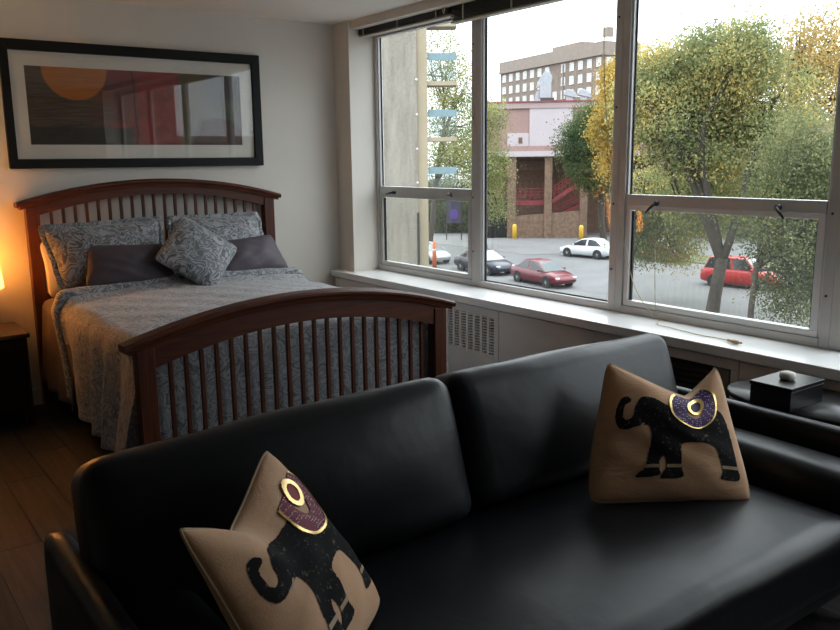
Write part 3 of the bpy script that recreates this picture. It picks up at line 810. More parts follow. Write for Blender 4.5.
# ------------------------------------------------------------------ end table with box
M_lac = plain('black_lacquer', (.008, .008, .009), .34, spec=.4)
et = thing('end_table', (2.955, 1.53, 0), label='oval black lacquer end table between sofa arm and windowsill', cat='table')
prof = [(.86, -.03), (.97, -.026), (1.0, -.016), (1.0, -.008), (.985, 0.0), (0.0, 0.0)]
m = MB(); nn = 48; vs = []
for r, z in [(0, -.03)]+prof:
    for k in range(nn): vs.append((r*.20*math.copysign(abs(math.cos(2*PI*k/nn))**.9, math.cos(2*PI*k/nn)), r*.34*math.sin(2*PI*k/nn), .58+z))
L = len(prof)+1
m.add(vs, [(i*nn+k, i*nn+(k+1) % nn, (i+1)*nn+(k+1) % nn, (i+1)*nn+k) for i in range(L-1) for k in range(nn)])
obj('table_top', m, M_lac, et, smooth=True)
obj('pedestal', MB().lathe([(.11, 0), (.11, .012), (.03, .03), (.022, .10), (.022, .50), (.05, .552)], (0, 0, 0), 24), M_lac, et, smooth=True)
bx_ = thing('keepsake_box', (2.855, 1.585, .5805), D(0), label='square black lacquer box with a white stone knob on the end table', cat='box')
obj('body', box(-.112, .112, -.080, .080, 0, .072), M_lac, bx_, bevel=.002)
ld = obj('lid', box(-.115, .115, -.083, .083, .0735, .088), M_lac, bx_, bevel=.002)
obj('knob', MB().lathe([(.018, .088), (.027, .092), (.030, .103), (.026, .114), (.014, .119), (0, .12)], (0, 0, 0), 14), plain('white_stone', (.55, .53, .48), .7, .25, 60), ld, smooth=True)

# ================================================================== outside
GZ = -6.0
M_asphalt = plain('asphalt', (.118, .118, .12), .85, .14, .35, bump=.1, bscale=20)
M_conc = plain('pale_concrete_paving', (.145, .142, .14), .85, .08, .5)
M_lawn = plain('verge_soil', (.09, .10, .05), .9, .3, 1.5)
tag(obj('street', box(32, 46, -70, 140, GZ-.3, GZ), M_asphalt), kind='structure')
tag(obj('pavement_near', box(3.7, 32, -70, 140, GZ-.3, GZ+.12), M_conc), kind='structure')
lot = MB().prism([(46, -70), (260, -70), (260, 260), (46, 260)], GZ-.35, GZ-.01, 'z')
tag(obj('parking_lot', lot, M_asphalt), kind='structure')
tag(obj('pavement_far', MB().prism([(45.2, 47.5), (47.5, 46.2), (58.0, 53.0), (54.0, 57.5), (49.5, 66.0), (45.2, 66)], GZ-.3, GZ+.02, 'z'), M_conc), kind='structure')
tag(obj('verge', box(50.5, 55, -30, 45, GZ-.3, GZ+.05), M_lawn), kind='structure')
for y in range(-20, 90, 6):
    pass

# cars ---------------------------------------------------------------
M_cg = plain('car_window_glass', (.02, .024, .028), .08)
M_ws = plain('sky_painted_car_glass', (.16, .18, .19), .05, spec=.9)  # paler than the side windows: reflected sky put into the base colour
M_tyre = plain('tyre_rubber', (.012, .012, .012), .8)
M_rim = plain('alloy_rim', (.35, .35, .36), .35, metal=.7)
M_lampc = plain('clear_headlamp', (.62, .64, .66), .15)
M_lampr = plain('red_tail_lamp', (.30, .012, .012), .2)
def paint(name, c):
    return plain(name, c, .35, .03, 2, coat=.35, coatr=.08, spec=.3)
def car(loc, heading, col, label, tall=0.0, length=4.55):
    """local +x is forward"""
    C_ = thing('car', loc, heading, label=label, cat='car')
    hl = length/2; W2 = .89; K = length/4.55
    up = tall
    # stations: x, half width, bottom z, shoulder z
    st = [(-2.27, .66, .42, .78), (-2.2, .78, .30, .88), (-1.95, .86, .25, .96+up*.5), (-1.35, .89, .22, .95+up*.5), (-.4, .90, .20, .93+up*.5), (.55, .90, .20, .91+up*.5), (1.05, .89, .20, .89+up*.45), (1.6, .87, .22, .82+up*.4), (2.05, .80, .27, .70+up*.3), (2.22, .68, .33, .58+up*.25), (2.27, .60, .42, .50+up*.2)]
    mb = MB(); ring = []
    for x, hw, zb, zs in st:
        zm = zb+(zs-zb)*.55
        half = [(0, zb), (hw*.82, zb), (hw*.98, zb+.08), (hw, zm), (hw*.955, zs-.05), (hw*.86, zs), (hw*.4, zs+.025), (0, zs+.03)]
        pts = half + [(-a, b) for a, b in reversed(half[1:-1])]
        ring.append([(x*K, a, b) for a, b in pts])
    m = len(ring[0])
    for r in ring: mb.v += r
    for i in range(len(ring)-1):
        for k in range(m): mb.f.append((i*m+k, i*m+(k+1) % m, (i+1)*m+(k+1) % m, (i+1)*m+k))
    mb.f += [tuple(range(m)), tuple(range((len(ring)-1)*m, len(ring)*m))]
    body = obj('body', mb, col, C_, smooth=True)
    # greenhouse: belt ring and roof ring
    zb = .90+up*.5; zr = 1.47+up
    if tall > .2: belt = [(-2.05, .80), (-.35, .84), (.98, .82)]; roof = [(-1.80, .60), (-.5, .64), (.30, .60)]
    else: belt = [(-1.80, .74), (-.35, .83), (1.22, .80)]; roof = [(-1.05, .56), (-.35, .60), (.24, .56)]
    g = MB()
    B = [(x*K, s*w_, zb) for s in (1, -1) for x, w_ in (belt if s == 1 else belt[::-1])]
    Rf = [(x*K, s*w_, zr-(0.03 if j != 1 else 0)) for s in (1, -1) for j, (x, w_) in enumerate(roof if s == 1 else roof[::-1])]
    g.add(B+Rf, [(k, (k+1) % 6, 6+(k+1) % 6, 6+k) for k in range(6)] + [(6, 7, 8, 9, 10, 11)])
    obj('cabin', g, col, C_, bevel=.09, seg=3)
    def pane(name, q, ins=.06, mat=M_cg, off=.012):
        q = [Vector(p) for p in q]; c = sum(q, Vector())/len(q); nrm = (q[1]-q[0]).cross(q[2]-q[0]).normalized()
        if nrm.dot(c-Vector((0, 0, 1.0))) < 0: nrm = -nrm
        in_ = [p + (c-p)*ins/max((c-p).length, .01)*1.6 for p in q]
        mb = MB(); k = len(q); mb.add([p+nrm*off for p in in_]+[p-nrm*.02 for p in in_], [tuple(range(k))]+[(i, (i+1) % k, k+(i+1) % k, k+i) for i in range(k)])
        obj(name, mb, mat, C_)
    for s in (0, 1):
        if s == 0: pane('side_window', [B[0], B[1], Rf[1], Rf[0]]); pane('side_window', [B[1], B[2], Rf[2], Rf[1]])
        else: pane('side_window', [B[3], B[4], Rf[4], Rf[3]]); pane('side_window', [B[4], B[5], Rf[5], Rf[4]])
    pane('windscreen', [B[2], B[3], Rf[3], Rf[2]], .05, M_ws); pane('rear_window', [B[5], B[0], Rf[0], Rf[5]], .05, M_ws)
    for x in (-1.36*K, 1.38*K):
        for s in (-1, 1):
            wl = obj('wheel', MB().lathe([(.20, -.10), (.30, -.105), (.325, -.07), (.325, .07), (.30, .105), (.20, .10)], (0, 0, 0), 22), M_tyre, C_, smooth=True)
            wl.matrix_local = Matrix.Translation((x, s*.80, .325)) @ Matrix.Rotation(PI/2, 4, 'X')
            rm = MB().cyl((0, 0, -.085), (0, 0, .085), .205, None, 18)
            for k in range(5):
                t = 2*PI*k/5
                for zz in (-.09, .09): rm.cyl((0, 0, zz), (.17*math.cos(t), .17*math.sin(t), zz), .03, .022, 5)
            obj('rim', rm, M_rim, wl)
            ah = obj('wheel_arch', MB().cyl((x, s*.72, .34), (x, s*.905, .34), .385, None, 20), M_tyre, C_)
    for s in (-1, 1):
        obj('headlamp', rbox((.14, .13, .055), .04, 5, M=Matrix.Translation((2.08*K, s*.60, .62+up*.25)) @ Matrix.Rotation(s*.5, 4, 'Z')), M_lampc, C_, wd=True)
        obj('tail_lamp', rbox((.05, .14, .08), .03, 5, M=Matrix.Translation((-2.16*K, s*.62, .78+up*.3))), M_lampr, C_, wd=True)
        obj('mirror', rbox((.06, .09, .06), .03, 5, M=Matrix.Translation((.78*K, s*.95, .98+up*.5))), col, C_, wd=True)
    obj('grille', rbox((.03, .34, .06), .02, 5, M=Matrix.Translation((2.235*K, 0, .46+up*.1))), M_tyre, C_, wd=True)
    return C_
P_red = paint('maroon_car_paint', (.115, .008, .015)); P_white = paint('white_car_paint', (.52, .54, .56)); P_navy = paint('navy_car_paint', (.018, .022, .034)); P_scar = paint('scarlet_car_paint', (.36, .018, .018))
P_silver = paint('silver_car_paint', (.40, .41, .42))
car((35.2, 35.5, GZ), D(-98), P_red, 'maroon saloon car parked at the kerb between dark car and mullion', 0, 4.85)
car((36.0, 41.9, GZ), D(-94), P_navy, 'dark navy car parked behind the maroon saloon car', .06, 5.1)
car((47.7, 43.2, GZ), D(98), P_white, 'white saloon car on the far side of the street')
car((43.2, 27.1, GZ), D(-80), P_scar, 'bright red car seen behind the forked tree trunk', .28, 4.7)
car((50.3, 38.6, GZ), D(-97), P_scar, 'red car half hidden by yellow foliage across the street', .1)
car((36.6, 49.2, GZ), D(-94), P_silver, 'silver car parked behind the dark navy car', .0)

# bollards, marker ------------------------------------------------------
M_yel = plain('yellow_bollard_paint', (.55, .33, .03), .5)
def bollard(px, py, D_, label):
    p = at(px, py, D_); p.z = GZ
    b = thing('bollard', p, label=label, cat='bollard', group='yellow bollards')
    obj('post', MB().lathe([(.21, 0), (.21, 1.3), (.18, 1.4), (.10, 1.45), (0, 1.47)], (0, 0, 0), 16), M_yel, b, smooth=True)
    obj('footing', MB().lathe([(.42, 0), (.42, .06), (.27, .09)], (0, 0, 0), 16), M_conc, b, smooth=True)
bollard(514.5, 238, 78.3, 'yellow bollard at the brick pillar of the parking garage')
bollard(581, 238, 77.0, 'yellow bollard behind the white saloon car')
mk = at(434.5, 262, 57); mk.z = GZ
mkt = thing('traffic_marker', mk, label='orange and white striped traffic marker beyond the corner window', cat='marker')
obj('base', box(-.3, .3, -.3, .3, 0, .08), M_tyre, mkt)
M_or = plain('orange_marker_plastic', (.62, .13, .04), .5); M_wb = plain('white_reflective_band', (.7, .7, .7), .4)
obj('post', MB().lathe([(.17, .08), (.12, 1.9), (.06, 1.95), (0, 1.96)], (0, 0, 0), 14), M_or, mkt, smooth=True)
for z in (.75, 1.25): obj('band', MB().lathe([(.158-.03*z*.5, z), (.150-.03*z*.5, z+.22)], (0, 0, 0), 14), M_wb, mkt, smooth=True)

# parking garage -----------------------------------------------------------
O = at(516, 238, 79.6); O.z = GZ
gar = thing('parking_garage', O, D(-43), label='pink and brick parking garage with red stairs across the street', cat='building')
M_brick = plain('brown_brick', (.125, .075, .052), .9, .3, 3)
M_brick_l = plain('tan_brick', (.135, .085, .056), .9, .3, 3)
M_pink = plain('pink_stucco', (.30, .225, .22), .85, .05, .6); M_pinkp = plain('pale_pink_panel', (.36, .315, .33), .8, .03, .6); M_salmon = plain('salmon_stucco', (.255, .16, .145), .85, .06, .6)
M_redsteel = plain('red_painted_steel', (.20, .028, .032), .55, .15, 3)
gp_ = lambda name, mt, *a, **k: obj(name, box(*a), mt, gar, **k)
# local x right, y away, z up from the ground
gp_('brick_pillar', M_brick_l, -.85, -.05, -.1, .8, 0, 7.72); gp_('brick_pillar', M_brick_l, 2.65, 3.35, -.1, .8, 0, 7.72); gp_('brick_pillar', M_brick, 6.0, 6.7, -.1, .8, 0, 7.72); gp_('brick_pillar', M_brick, 10.0, 10.8, -.1, .8, 0, 7.72)
lw = obj('low_brick_wall', MB().add([(-.05, 0, 0), (6.0, 0, 0), (6.0, 0, 2.6), (-.05, 0, 2.1), (-.05, .5, 0), (6.0, .5, 0), (6.0, .5, 2.6), (-.05, .5, 2.1)], [(0, 1, 2, 3), (5, 4, 7, 6), (3, 2, 6, 7), (0, 3, 7, 4), (1, 5, 6, 2)]), M_brick_l, gar)
gp_('coping', M_conc, 0, 1, 0, 1, 0, .01) if False else None
obj('recess_wall', MB().box(-3.5, 14, 5.0, 5.4, 0, 7.7), M_brick, gar); gp_('recess_ceiling', M_brick, -3.5, 14, .2, 5.0, 7.55, 7.72)
gp_('recess_floor', M_conc, -3.5, 14, .6, 5.0, .0, .1)
gp_('lower_band', M_pinkp, -3.5, 14, -.35, 5.4, 7.72, 8.22); gp_('middle_band', M_salmon, -3.5, 14, -.25, 5.4, 8.22, 8.7)
gp_('upper_wall', M_salmon, -3.5, 14, 0, 12, 8.7, 12.4); gp_('centre_panel', M_pinkp, 1.15, 5.15, -.12, 0, 8.7, 12.15); gp_('side_panel', M_pinkp, -.9, 1.1, -.08, 0, 8.7, 9.9)
gp_('vent_louvre', M_brick, .15, .5, -.12, -.08, 8.95, 9.5)
gp_('parapet', M_pink, -3.5, 14, -.2, 12, 12.15, 12.68); gp_('parapet_cap', M_redsteel, -3.6, 14.1, -.3, 12.1, 12.68, 12.8)
gp_('dark_gate', M_dark, -3.2, -.9, .3, .4, 0, 3.4)
for k in range(8): gp_('gate_bar', M_black_metal, -3.2+k*.3, -3.15+k*.3, .2, .28, 0, 3.4)
# red stairs
def rail(x0, z0, x1, z1, y, posts=6):
    m = MB()
    for h in (.5, .8, 1.1): m.cyl((x0, y, z0+h), (x1, y, z1+h), .045, None, 6)
    for k in range(posts+1):
        t = k/posts; xx = x0+(x1-x0)*t; zz = z0+(z1-z0)*t; m.cyl((xx, y, zz), (xx, y, zz+1.1), .04, None, 5)
    return obj('stair_railing', m, M_redsteel, gar)
DZ = -1.2
def flight(x0, z0, x1, z1, ya, yb):
    q_ = [(x0, z0-.45), (x1, z1-.45), (x1, z1), (x0, z0)]
    obj('stair_flight', MB().prism(q_, ya, yb), M_redsteel, gar)
gp_('landing', M_redsteel, 0, 2.65, 1.0, 2.6, 4.3+DZ, 4.75+DZ); rail(0, 4.75+DZ, 2.65, 4.75+DZ, 1.0)
flight(3.3, 4.8+DZ, 5.4, 6.2+DZ, 1.0, 2.4); rail(3.3, 4.8+DZ, 5.4, 6.2+DZ, 1.0)
gp_('landing', M_redsteel, 5.4, 6.6, 1.0, 2.6, 5.75+DZ, 6.2+DZ); rail(5.4, 6.2+DZ, 6.6, 6.2+DZ, 1.0, 3)
flight(3.6, 3.2+DZ, 6.0, 4.4+DZ, 1.4, 2.6); rail(3.6, 3.2+DZ, 6.0, 4.4+DZ, 1.4)
gp_('ground_slab', M_conc, -4, 14, -.15, 6, -.3, .02)
# roof ventilation
M_duct = plain('white_sheet_metal', (.27, .295, .32), .4)
G2 = Matrix.Translation(O) @ Matrix.Rotation(D(-43), 4, 'Z')
q = G2 @ Vector((2.6, 3.0, 12.8))
hv = thing('roof_ventilator', q, D(-43), label='tall white hooded ventilator on the pink garage roof', cat='ventilator')
gp2 = lambda name, mb_: obj(name, mb_, M_duct, hv, bevel=.04)
M_ductd = plain('dark_sheet_metal', (.03, .035, .04), .5)
obj('curb', box(-.4, .9, -.6, .6, 0, .45), M_ductd, hv)
gp2('duct', box(-.5, .6, -.6, .6, .45, 1.7)); gp2('hood', MB().prism([(-.85, 1.3), (-.45, 1.6), (.55, 1.6), (.7, 2.3), (.45, 2.9), (0, 2.95), (-.35, 2.5), (-.6, 2.1)], -.6, .6))
gp2('side_duct', MB().prism([(-1.1, 0), (-.5, 0), (-.5, 1.3), (-.8, 1.0)], -.4, .4))
for k, (lx, lb) in enumerate(((4.9, 'white curved exhaust hood on the garage roof beside the tall ventilator'), (6.2, 'white curved exhaust hood on the garage roof near the yellow tree'))):
    q = G2 @ Vector((lx, 2.5, 12.8)); eh = thing('exhaust_hood', q, D(-43), label=lb, cat='ventilator', group='roof exhaust hoods')
    obj('stack', box(-.25, .35, -.35, .35, 0, .7), M_duct, eh)
    obj('cowl', MB().prism([(-.55, .65), (.75, .35), (.8, .55), (.5, .95), (0, 1.2), (-.4, 1.1)], -.45, .45), M_duct, eh, bevel=.04)

# brick apartment block -----------------------------------------------------
A_ = at(600, 158, 190); B_ = at(500, 158, 226)
dv = Vector((A_.x-B_.x, A_.y-B_.y, 0)); Lb = dv.length; ang = math.atan2(dv.y, dv.x)
base = Vector((B_.x, B_.y, GZ))
apt = thing('apartment_block', base, ang, label='long brown brick apartment block with rows of white windows behind the garage', cat='building')
M_br3 = plain('umber_brick', (.155, .12, .098), .9, .2, .8); M_cor = plain('taupe_cornice', (.19, .155, .13), .85, .08, .8); M_wf = plain('white_window_frame', (.58, .56, .53), .6); M_pane = plain('pale_window_pane', (.40, .42, .43), .12)
HT = at(600, 41, 190).z - GZ
apl = lambda name, mt, *a: obj(name, box(*a), mt, apt)
apl('wall', M_br3, 0, Lb, 0, 10, 0, HT-2.6); apl('parapet', M_cor, -.2, Lb+.2, -.3, 10.2, HT-2.6, HT); apl('cornice_band', M_cor, -.3, Lb+.3, -.6, 10.3, HT-2.9, HT-2.6)
apl('roof_house', M_cor, Lb*.45, Lb*.72, 3, 9, HT, HT+1.6); apl('chimney', M_wf, Lb-2.6, Lb-1.2, 2, 3.4, HT, HT+1.2); apl('chimney_cap', M_cor, Lb-2.7, Lb-1.1, 1.9, 3.5, HT+1.2, HT+3.2)
fr_me = MB().box(-.8, .8, -.16, .05, 0, .12).box(-.8, .8, -.10, .05, 1.78, 1.9).box(-.8, -.66, -.10, .05, 0, 1.9).box(.66, .8, -.10, .05, 0, 1.9).box(-.06, .06, -.1, .05, 0, 1.9).box(-.7, .7, -.1, .05, .92, 1.0).mesh('window_frame'); fr_me.materials.append(M_wf)
pn_me = box(-.68, .68, -.03, .02, .1, 1.8).mesh('pane'); pn_me.materials.append(M_pane)
ncol = 13
for r in range(4):
    for c in range(ncol):
        if c in (7,) and r < 2: continue
        wx = Lb*(c+.6)/ncol; wz = HT-5.2-r*3.0
        wo = obj('window_frame', fr_me, None, apt); wo.location = (wx, 0, wz)
        pn = obj('pane', pn_me, None, wo)
    for c in range(3):
        wo = obj('window_frame', fr_me, None, apt); wo.location = (Lb, 1.8+c*3.0, HT-5.2-r*3.0); wo.rotation_euler = (0, 0, PI/2)
        pn = obj('pane', pn_me, None, wo)
apl('drainpipe', M_cor, Lb*.66, Lb*.66+.3, -.3, 0, 0, HT-3.4)

# concrete tower with balconies -------------------------------------------
T0 = at(385, 160, 40); T1 = at(428, 160, 40)
th_ = math.atan2(T1.y-T0.y, T1.x-T0.x); tw = math.hypot(T1.x-T0.x, T1.y-T0.y)
tow = thing('concrete_tower', (T1.x, T1.y, GZ), th_, label='raw concrete apartment tower with glazed balconies outside the corner window', cat='building')
M_raw = plain('weathered_board_concrete', (.185, .168, .142), .9, .25, 1.3, bump=.4, bscale=5); M_cream = plain('cream_painted_concrete', (.27, .225, .155), .8, .06, 1); M_bal = plain('teal_blue_balcony_panel', (.13, .20, .225), .5)
n = NT('streaked_concrete'); f1 = n.noise(n.mapping((2.2, 2.2, .35)), 1.0, 5, .65); f2 = n.noise(n.tc(), 7, 4, .6)
n.base(n.ramp(n.math('MULTIPLY_ADD', f2, .35, n.math('MULTIPLY', f1, .7)), [(.32, (.105, .092, .074)), (.5, (.19, .172, .142)), (.68, (.26, .238, .20))])); n.set(rough=.9); n.bump(f2, .5, .05); M_raw = n.m
obj('end_wall', box(-9, -.50, 0, .5, 0, 16), M_raw, tow); obj('cream_pilaster', box(-.50, 0, .15, .6, 0, 16), M_cream, tow); obj('tower_core', box(-9, -.05, .6, 9, 0, 16), M_raw, tow)
for k in range(4): obj('pipe_clip', box(-.56, -.46, -.05, .02, 6.4+k*1.6, 6.48+k*1.6), M_wf, tow)
obj('downpipe', MB().cyl((-.50, -.03, 0), (-.50, -.03, 5.0), .06, None, 8), M_dark, tow)
for py in (23, 82.5, 139, 196):
    z = at(440, py, 40).z - GZ
    b_ = obj('balcony_slab', box(0, 1.42, .3, 1.5, z-.10, z+.10), M_cream, tow)
    obj('top_panel', box(.02, 1.40, .3, .36, z+1.05, z+1.38), M_bal, b_)
    obj('glass_panel', box(.04, 1.38, .31, .34, z+.12, z+1.05), glassmat('balcony_glass', (.80, .84, .84), 0.0), b_)

# sign beyond the corner window
sg = at(454, 236, 78); sg.z = GZ
sn = thing('street_sign', sg, D(-38), label='teal and purple shop sign on posts seen through the corner window', cat='sign')
M_teal = plain('teal_sign', (.10, .30, .29), .5); M_viol = plain('violet_sign', (.07, .028, .20), .5); M_signd = plain('dark_sign_board', (.03, .028, .05), .5)
for xx in (-.75, .65): obj('post', box(xx, xx+.1, 0, .1, 0, 4.4), M_black_metal, sn)
obj('header_panel', box(-1.0, 1.0, -.08, .12, 3.9, 4.4), M_teal, sn); obj('sign_board', box(-.65, .65, -.05, .1, 1.6, 3.8), M_signd, sn); obj('sign_emblem', MB().prism([(-.3, 2.0), (.3, 2.0), (.42, 2.5), (.2, 2.9), (-.2, 2.9), (-.42, 2.5)], -.09, -.05), M_viol, sn)

# trees -----------------------------------------------------------------
M_bark = plain('dark_bark', (.045, .036, .028), .95, .3, 6, bump=.5, bscale=12)
L_mix = leafmat('yellow_green_leaves', [(.10, (.12, .15, .07)), (.46, (.225, .25, .115)), (.70, (.40, .35, .14)), (.92, (.60, .46, .17))], .34)
L_olive = leafmat('olive_leaves', [(.15, (.05, .065, .03)), (.5, (.085, .10, .042)), (.8, (.14, .14, .055))], .35)
L_green = leafmat('green_leaves', [(.15, (.045, .072, .038)), (.5, (.085, .12, .056)), (.85, (.15, .175, .078))], .3)
L_sage = leafmat('sage_green_leaves', [(.15, (.080, .098, .055)), (.5, (.15, .17, .085)), (.85, (.27, .26, .12))], .4)
L_yel = leafmat('golden_leaves', [(.1, (.22, .18, .06)), (.45, (.44, .31, .075)), (.8, (.56, .36, .085))], .3)
L_lime = leafmat('light_green_leaves', [(.15, (.13, .155, .065)), (.5, (.24, .26, .11)), (.85, (.37, .35, .15))], .4)
L_orange = leafmat('amber_leaves', [(.1, (.25, .205, .09)), (.5, (.42, .31, .12)), (.85, (.54, .40, .16))], .3)
def tree(base_, fork, tr, blobs, leaf, nleaf, size, label, seed, nbranch=26, name='tree', fork_dirs=None, cl_sigma=.45, per=42, group='street trees', limbs=None):
    """blobs: list of (centre, radius_x, radius_y, radius_z, weight) in world space"""
    rg = np.random.default_rng(seed)
    base_ = Vector(base_); T = thing(name, base_, label=label, cat='tree', group=group)
    fork = Vector(fork)
    tot = sum(b[4] for b in blobs); cents = []; ncl = max(8, nleaf//per)
    for (c, rx, ry, rz, wt) in blobs:
        k = int(ncl*wt/tot); d = rg.normal(size=(k, 3)); d /= np.linalg.norm(d, axis=1)[:, None]
        rad = rg.uniform(.25, 1.0, size=(k, 1))**.55
        cents.append(np.array(c)[None, :] + d*rad*np.array([[rx, ry, rz]]))
    cents = np.concatenate(cents)
    # trunk and branches
    tk = MB(); mid = (base_+fork)/2 + Vector((rg.normal()*.12, rg.normal()*.12, 0))
    tk.tube([base_-Vector((0, 0, .15)), base_+(fork-base_)*.12, mid, fork], [tr*1.45, tr*1.08, tr*.95, tr*.85], 12)
    trunk = obj('trunk', tk, M_bark, T, True, True)
    br = MB(); bmain = []
    for lb in (limbs or []):
        lb = [fork-Vector((0, 0, .25))]+[Vector(q_) for q_ in lb]; br.tube(smoothpath(lb, 4), [tr*.66*(1-.72*t/(4*(len(lb)-1))) for t in range(4*(len(lb)-1)+1)], 8)
        bmain.append((lb[0], lb[-2], lb[-1]))
    for (c, rx, ry, rz, wt) in (blobs if not limbs else []):
        c = Vector(c); p = fork + (c-fork)*.5 + Vector((rg.normal()*.3, rg.normal()*.3, .3))
        bmain.append((fork, p, c)); br.tube(smoothpath([fork-Vector((0, 0, .3)), p, c], 4), [tr*.62*(1-.75*t/8) for t in range(9)], 7)
    idx = rg.permutation(len(cents))[:nbranch]
    for i in idx:
        e = Vector(cents[i]); f, p, c = min(bmain, key=lambda b: (b[2]-e).length)
        s = p.lerp(c, float(rg.uniform(.1, .9))); m_ = s.lerp(e, .5)+Vector((0, 0, -.15))
        br.tube([s, m_, e], [tr*.30, tr*.19, tr*.07], 5)
    obj('branches', br, M_bark, T, True, True)
    # leaves
    N = nleaf; ci = rg.integers(0, len(cents), N)
    pos = cents[ci] + rg.normal(size=(N, 3))*cl_sigma*np.array([[1, 1, .75]])
    pos[:, 2] = np.maximum(pos[:, 2], GZ+.2)
    a = rg.normal(size=(N, 3)); a[:, 2] -= .6; a /= np.linalg.norm(a, axis=1)[:, None]
    b = np.cross(a, rg.normal(size=(N, 3))); b /= np.linalg.norm(b, axis=1)[:, None]
    nrm = np.cross(a, b); sz = size*rg.uniform(.7, 1.3, size=(N, 1))
    V = np.empty((N, 4, 3)); V[:, 0] = pos - a*sz; V[:, 1] = pos + b*sz*.55 + nrm*sz*.15; V[:, 2] = pos + a*sz; V[:, 3] = pos - b*sz*.55 + nrm*sz*.15
    V -= np.array(base_)[None, None, :]
    me = bpy.data.meshes.new('foliage'); me.vertices.add(N*4); me.vertices.foreach_set('co', V.astype(np.float32).ravel())
    me.loops.add(N*4); me.polygons.add(N)
    me.loops.foreach_set('vertex_index', np.arange(N*4, dtype=np.int32)); me.polygons.foreach_set('loop_start', np.arange(0, N*4, 4, dtype=np.int32))
    me.update(calc_edges=True); me.materials.append(leaf)
    fo = bpy.data.objects.new('foliage', me); COL.objects.link(fo); fo.parent = T; tag(fo, kind='stuff')
    return T
def bl_(px, py, dist, rx, rz, w_, ry=None): return (at(px, py, dist), rx, ry or rx, rz, w_)
def gd(px, dist):
    p = at(px, 300, dist); p.z = GZ; return p
# forked tree right outside
tree(gd(711, 37), at(722, 258, 37), .29, [bl_(665, 110, 37.5, 2.2, 2.0, 1.3), bl_(735, 58, 37, 1.5, 1.6, 1.1), bl_(768, 105, 38, 1.9, 2.0, 1.1), bl_(700, 150, 38.5, 2.6, 1.6, 1.3), bl_(692, 72, 38, 1.5, 1.5, .9), bl_(652, 80, 38, 1.2, 1.5, .8), bl_(715, 110, 38.5, 1.6, 1.5, .9), bl_(720, 205, 39.5, 2.6, 1.3, .8)],
     L_mix, 80000, .070, 'tall forked yellow-green tree directly outside the window with two latches', 31, 80, per=110, cl_sigma=.40,
     limbs=[[at(707, 212, 37), at(692, 165, 37), at(669, 128, 36.6), at(660, 90, 37)], [at(740, 208, 37), at(749, 165, 37), at(763, 128, 37.2), at(775, 95, 38)], [at(715, 225, 36.9), at(702, 160, 36.6), at(706, 118, 36.5), at(724, 88, 36.7), at(735, 50, 37)], [at(690, 175, 37), at(674, 138, 36.3), at(655, 118, 36.4), at(648, 100, 37)]])
tree(gd(752, 33), at(757, 262, 33), .12, [bl_(800, 165, 33, 1.7, 1.8, 1.0), bl_(808, 240, 33, 1.5, 1.8, 1.1), bl_(772, 222, 33.5, 1.2, 1.5, .7), bl_(840, 200, 34, 1.6, 2.6, 1.2), bl_(800, 295, 33, 1.2, 1.1, .55)],
     L_sage, 40000, .060, 'dense sage green tree with slender trunk at the far end of the windows', 32, 40, per=50)
tree(gd(818, 46), at(795, 125, 46), .22, [bl_(815, 50, 46, 1.9, 2.0, 1.0), bl_(850, 80, 46, 2.6, 2.4, 1), bl_(800, 95, 47, 1.5, 1.6, .5)],
     L_orange, 13000, .085, 'sparse amber tree rising behind the dense sage green tree', 33, 60, cl_sigma=.55, limbs=[[at(800, 95, 46), at(812, 65, 46), at(835, 35, 46)], [at(815, 105, 46), at(840, 95, 46), at(860, 70, 46)], [at(790, 80, 46.2), at(806, 45, 46.3)]])
tree(gd(618, 44), at(640, 175, 44), .2, [bl_(650, 200, 44, 1.5, 1.7, 1), bl_(690, 210, 44.5, 1.9, 1.8, 1.2), bl_(642, 245, 44, .8, 1.1, .4), bl_(672, 250, 45, 1.3, .7, .35)],
     L_mix, 26000, .066, 'yellowing tree with low branches over the red car across the street', 34, 24)
tree(gd(604, 66), at(602, 195, 66), .26, [bl_(583, 148, 66, 1.9, 2.2, 1.2), bl_(600, 172, 66, 2.0, 1.8, .9), bl_(592, 122, 67, 1.2, 1.4, .5)],
     L_green, 26000, .09, 'dark green tree in front of the pink garage', 35, 20)
tree(gd(614, 58), at(612, 190, 58), .22, [bl_(612, 85, 58, .55, 1.5, .4), bl_(608, 130, 58, 1.0, 1.3, .8), bl_(620, 120, 58, 1.3, 3, 1), bl_(610, 165, 58, .6, 1.0, .2)],
     L_yel, 20000, .085, 'golden yellow tree beside the wide mullion', 36, 20, cl_sigma=.38)
tree(gd(484, 70), at(484, 190, 70), .22, [bl_(488, 118, 70, 1.3, 1.8, .8), bl_(490, 165, 70, 1.3, 2.4, 1.0), bl_(470, 150, 70, 1.6, 2.6, 1), bl_(497, 205, 72, .6, 1.2, .3)],
     L_lime, 12000, .095, 'light green tree beside the garage behind the narrow mullion', 37, 24, cl_sigma=.6)
tree(gd(428, 62), at(436, 180, 62), .22, [bl_(440, 60, 62, 2.0, 2.8, .8), bl_(449, 118, 62, 1.8, 2.2, .9), bl_(456, 160, 62, 2.2, 1.8, 1.3), bl_(458, 85, 62, 1.3, 2, .4)],
     L_lime, 13000, .085, 'airy light green tree behind the concrete tower balconies', 38, 40, cl_sigma=.6)
tree(gd(440, 95), at(440, 215, 95), .3, [bl_(438, 205, 95, 3.0, 3.0, 1), bl_(462, 205, 95, 3.0, 2.6, 1), bl_(484, 212, 95, 2, 2.2, .6)],
     L_olive, 14000, .15, 'low dark olive tree behind the teal and purple sign', 39, 16, cl_sigma=.7)
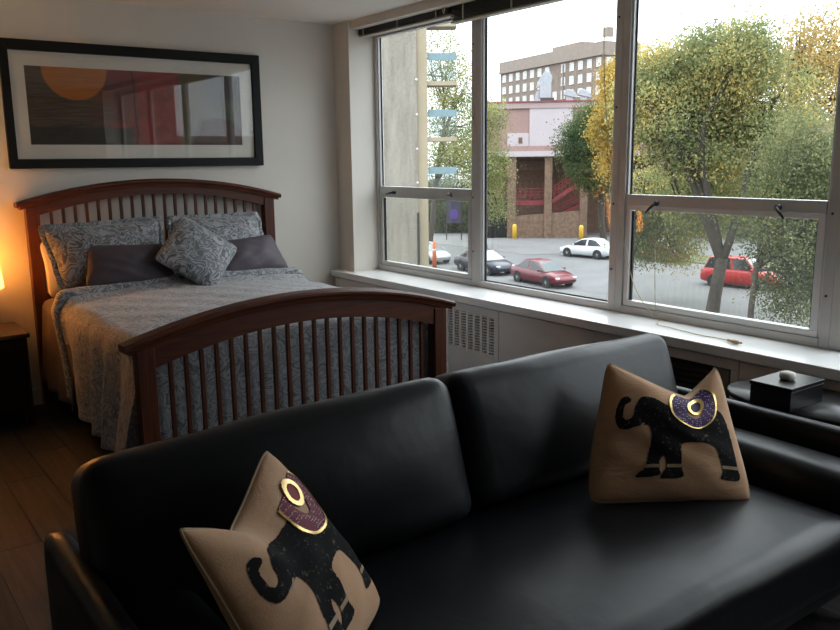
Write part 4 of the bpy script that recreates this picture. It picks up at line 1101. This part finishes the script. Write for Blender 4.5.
tree(gd(740, 85), at(740, 200, 85), .3, [bl_(700, 190, 85, 5, 4, 1), bl_(740, 180, 85, 5, 5, 1), bl_(800, 190, 85, 6, 5, 1)],
     L_olive, 16000, .20, 'broad olive tree far behind the red cars', 40, 16, cl_sigma=.9)
tree(gd(462, 87), at(462, 232, 87), .12, [bl_(440, 222, 87, 1.8, 1.7, 1), bl_(462, 222, 87, 1.8, 1.8, 1), bl_(484, 224, 87, 1.6, 1.6, .8)],
     L_olive, 9000, .13, 'low dark hedge of shrubs growing behind the teal and purple sign', 43, 8, name='shrub', cl_sigma=.5)
# long low building beyond the trees on the far side
fb = at(700, 158, 110)
fbt = thing('row_building', (fb.x, fb.y, GZ), D(-58), label='long mauve brick row building far behind the street trees', cat='building')
obj('wall', box(-26, 40, 0, 14, 0, 11), plain('mauve_brick', (.30, .22, .21), .9, .12, .6), fbt); obj('roof_edge', box(-26.3, 40.3, -.3, 14.3, 11, 11.6), M_cor, fbt)
for r in range(3):
    for c in range(18):
        wo = obj('window_frame', fr_me, None, fbt); wo.location = (-24+c*3.5, 0, 1.6+r*3.2); obj('pane', pn_me, None, wo)

# street trees and a low block further down the street, seen reflected in the glass of the framed picture
p_ = Vector((31, -22, GZ)); tree(p_, p_+Vector((0, 0, 5)), .25, [(p_+Vector((0, 0, 8)), 3.5, 3.5, 2.2, 1), (p_+Vector((1, 3, 9)), 2.5, 2.5, 2, .7)], L_mix, 6000, .16, 'yellow-green tree down the street, mirrored in the picture glass', 41, 14, cl_sigma=.7)
p_ = Vector((30, -46, GZ)); tree(p_, p_+Vector((0, 0, 5)), .25, [(p_+Vector((0, 0, 8)), 4, 4, 2.2, 1), (p_+Vector((-2, 5, 8)), 3, 3, 2, .7)], L_olive, 6000, .18, 'olive tree furthest down the street, mirrored in the picture glass', 42, 14, cl_sigma=.7)
db = thing('corner_block', (40, -80, GZ), D(12), label='grey brick corner block far down the street, mirrored in the picture glass', cat='building')
obj('wall', box(-40, 20, 0, 12, 0, 9.5), M_br3, db); obj('roof_edge', box(-40.3, 20.3, -.3, 12.3, 9.5, 10.1), M_cor, db); obj('sky_blocking_wing', box(-40, -8, 1, 11, 10.1, 18), M_br3, db)  # unseen upper wing added to cut the sky mirrored in the picture
for r in range(2):
    for c in range(12):
        wo = obj('window_frame', fr_me, None, db); wo.location = (-37+c*4.6, 12.05, 2.4+r*3.4); wo.rotation_euler = (0, 0, PI); obj('pane', pn_me, None, wo)
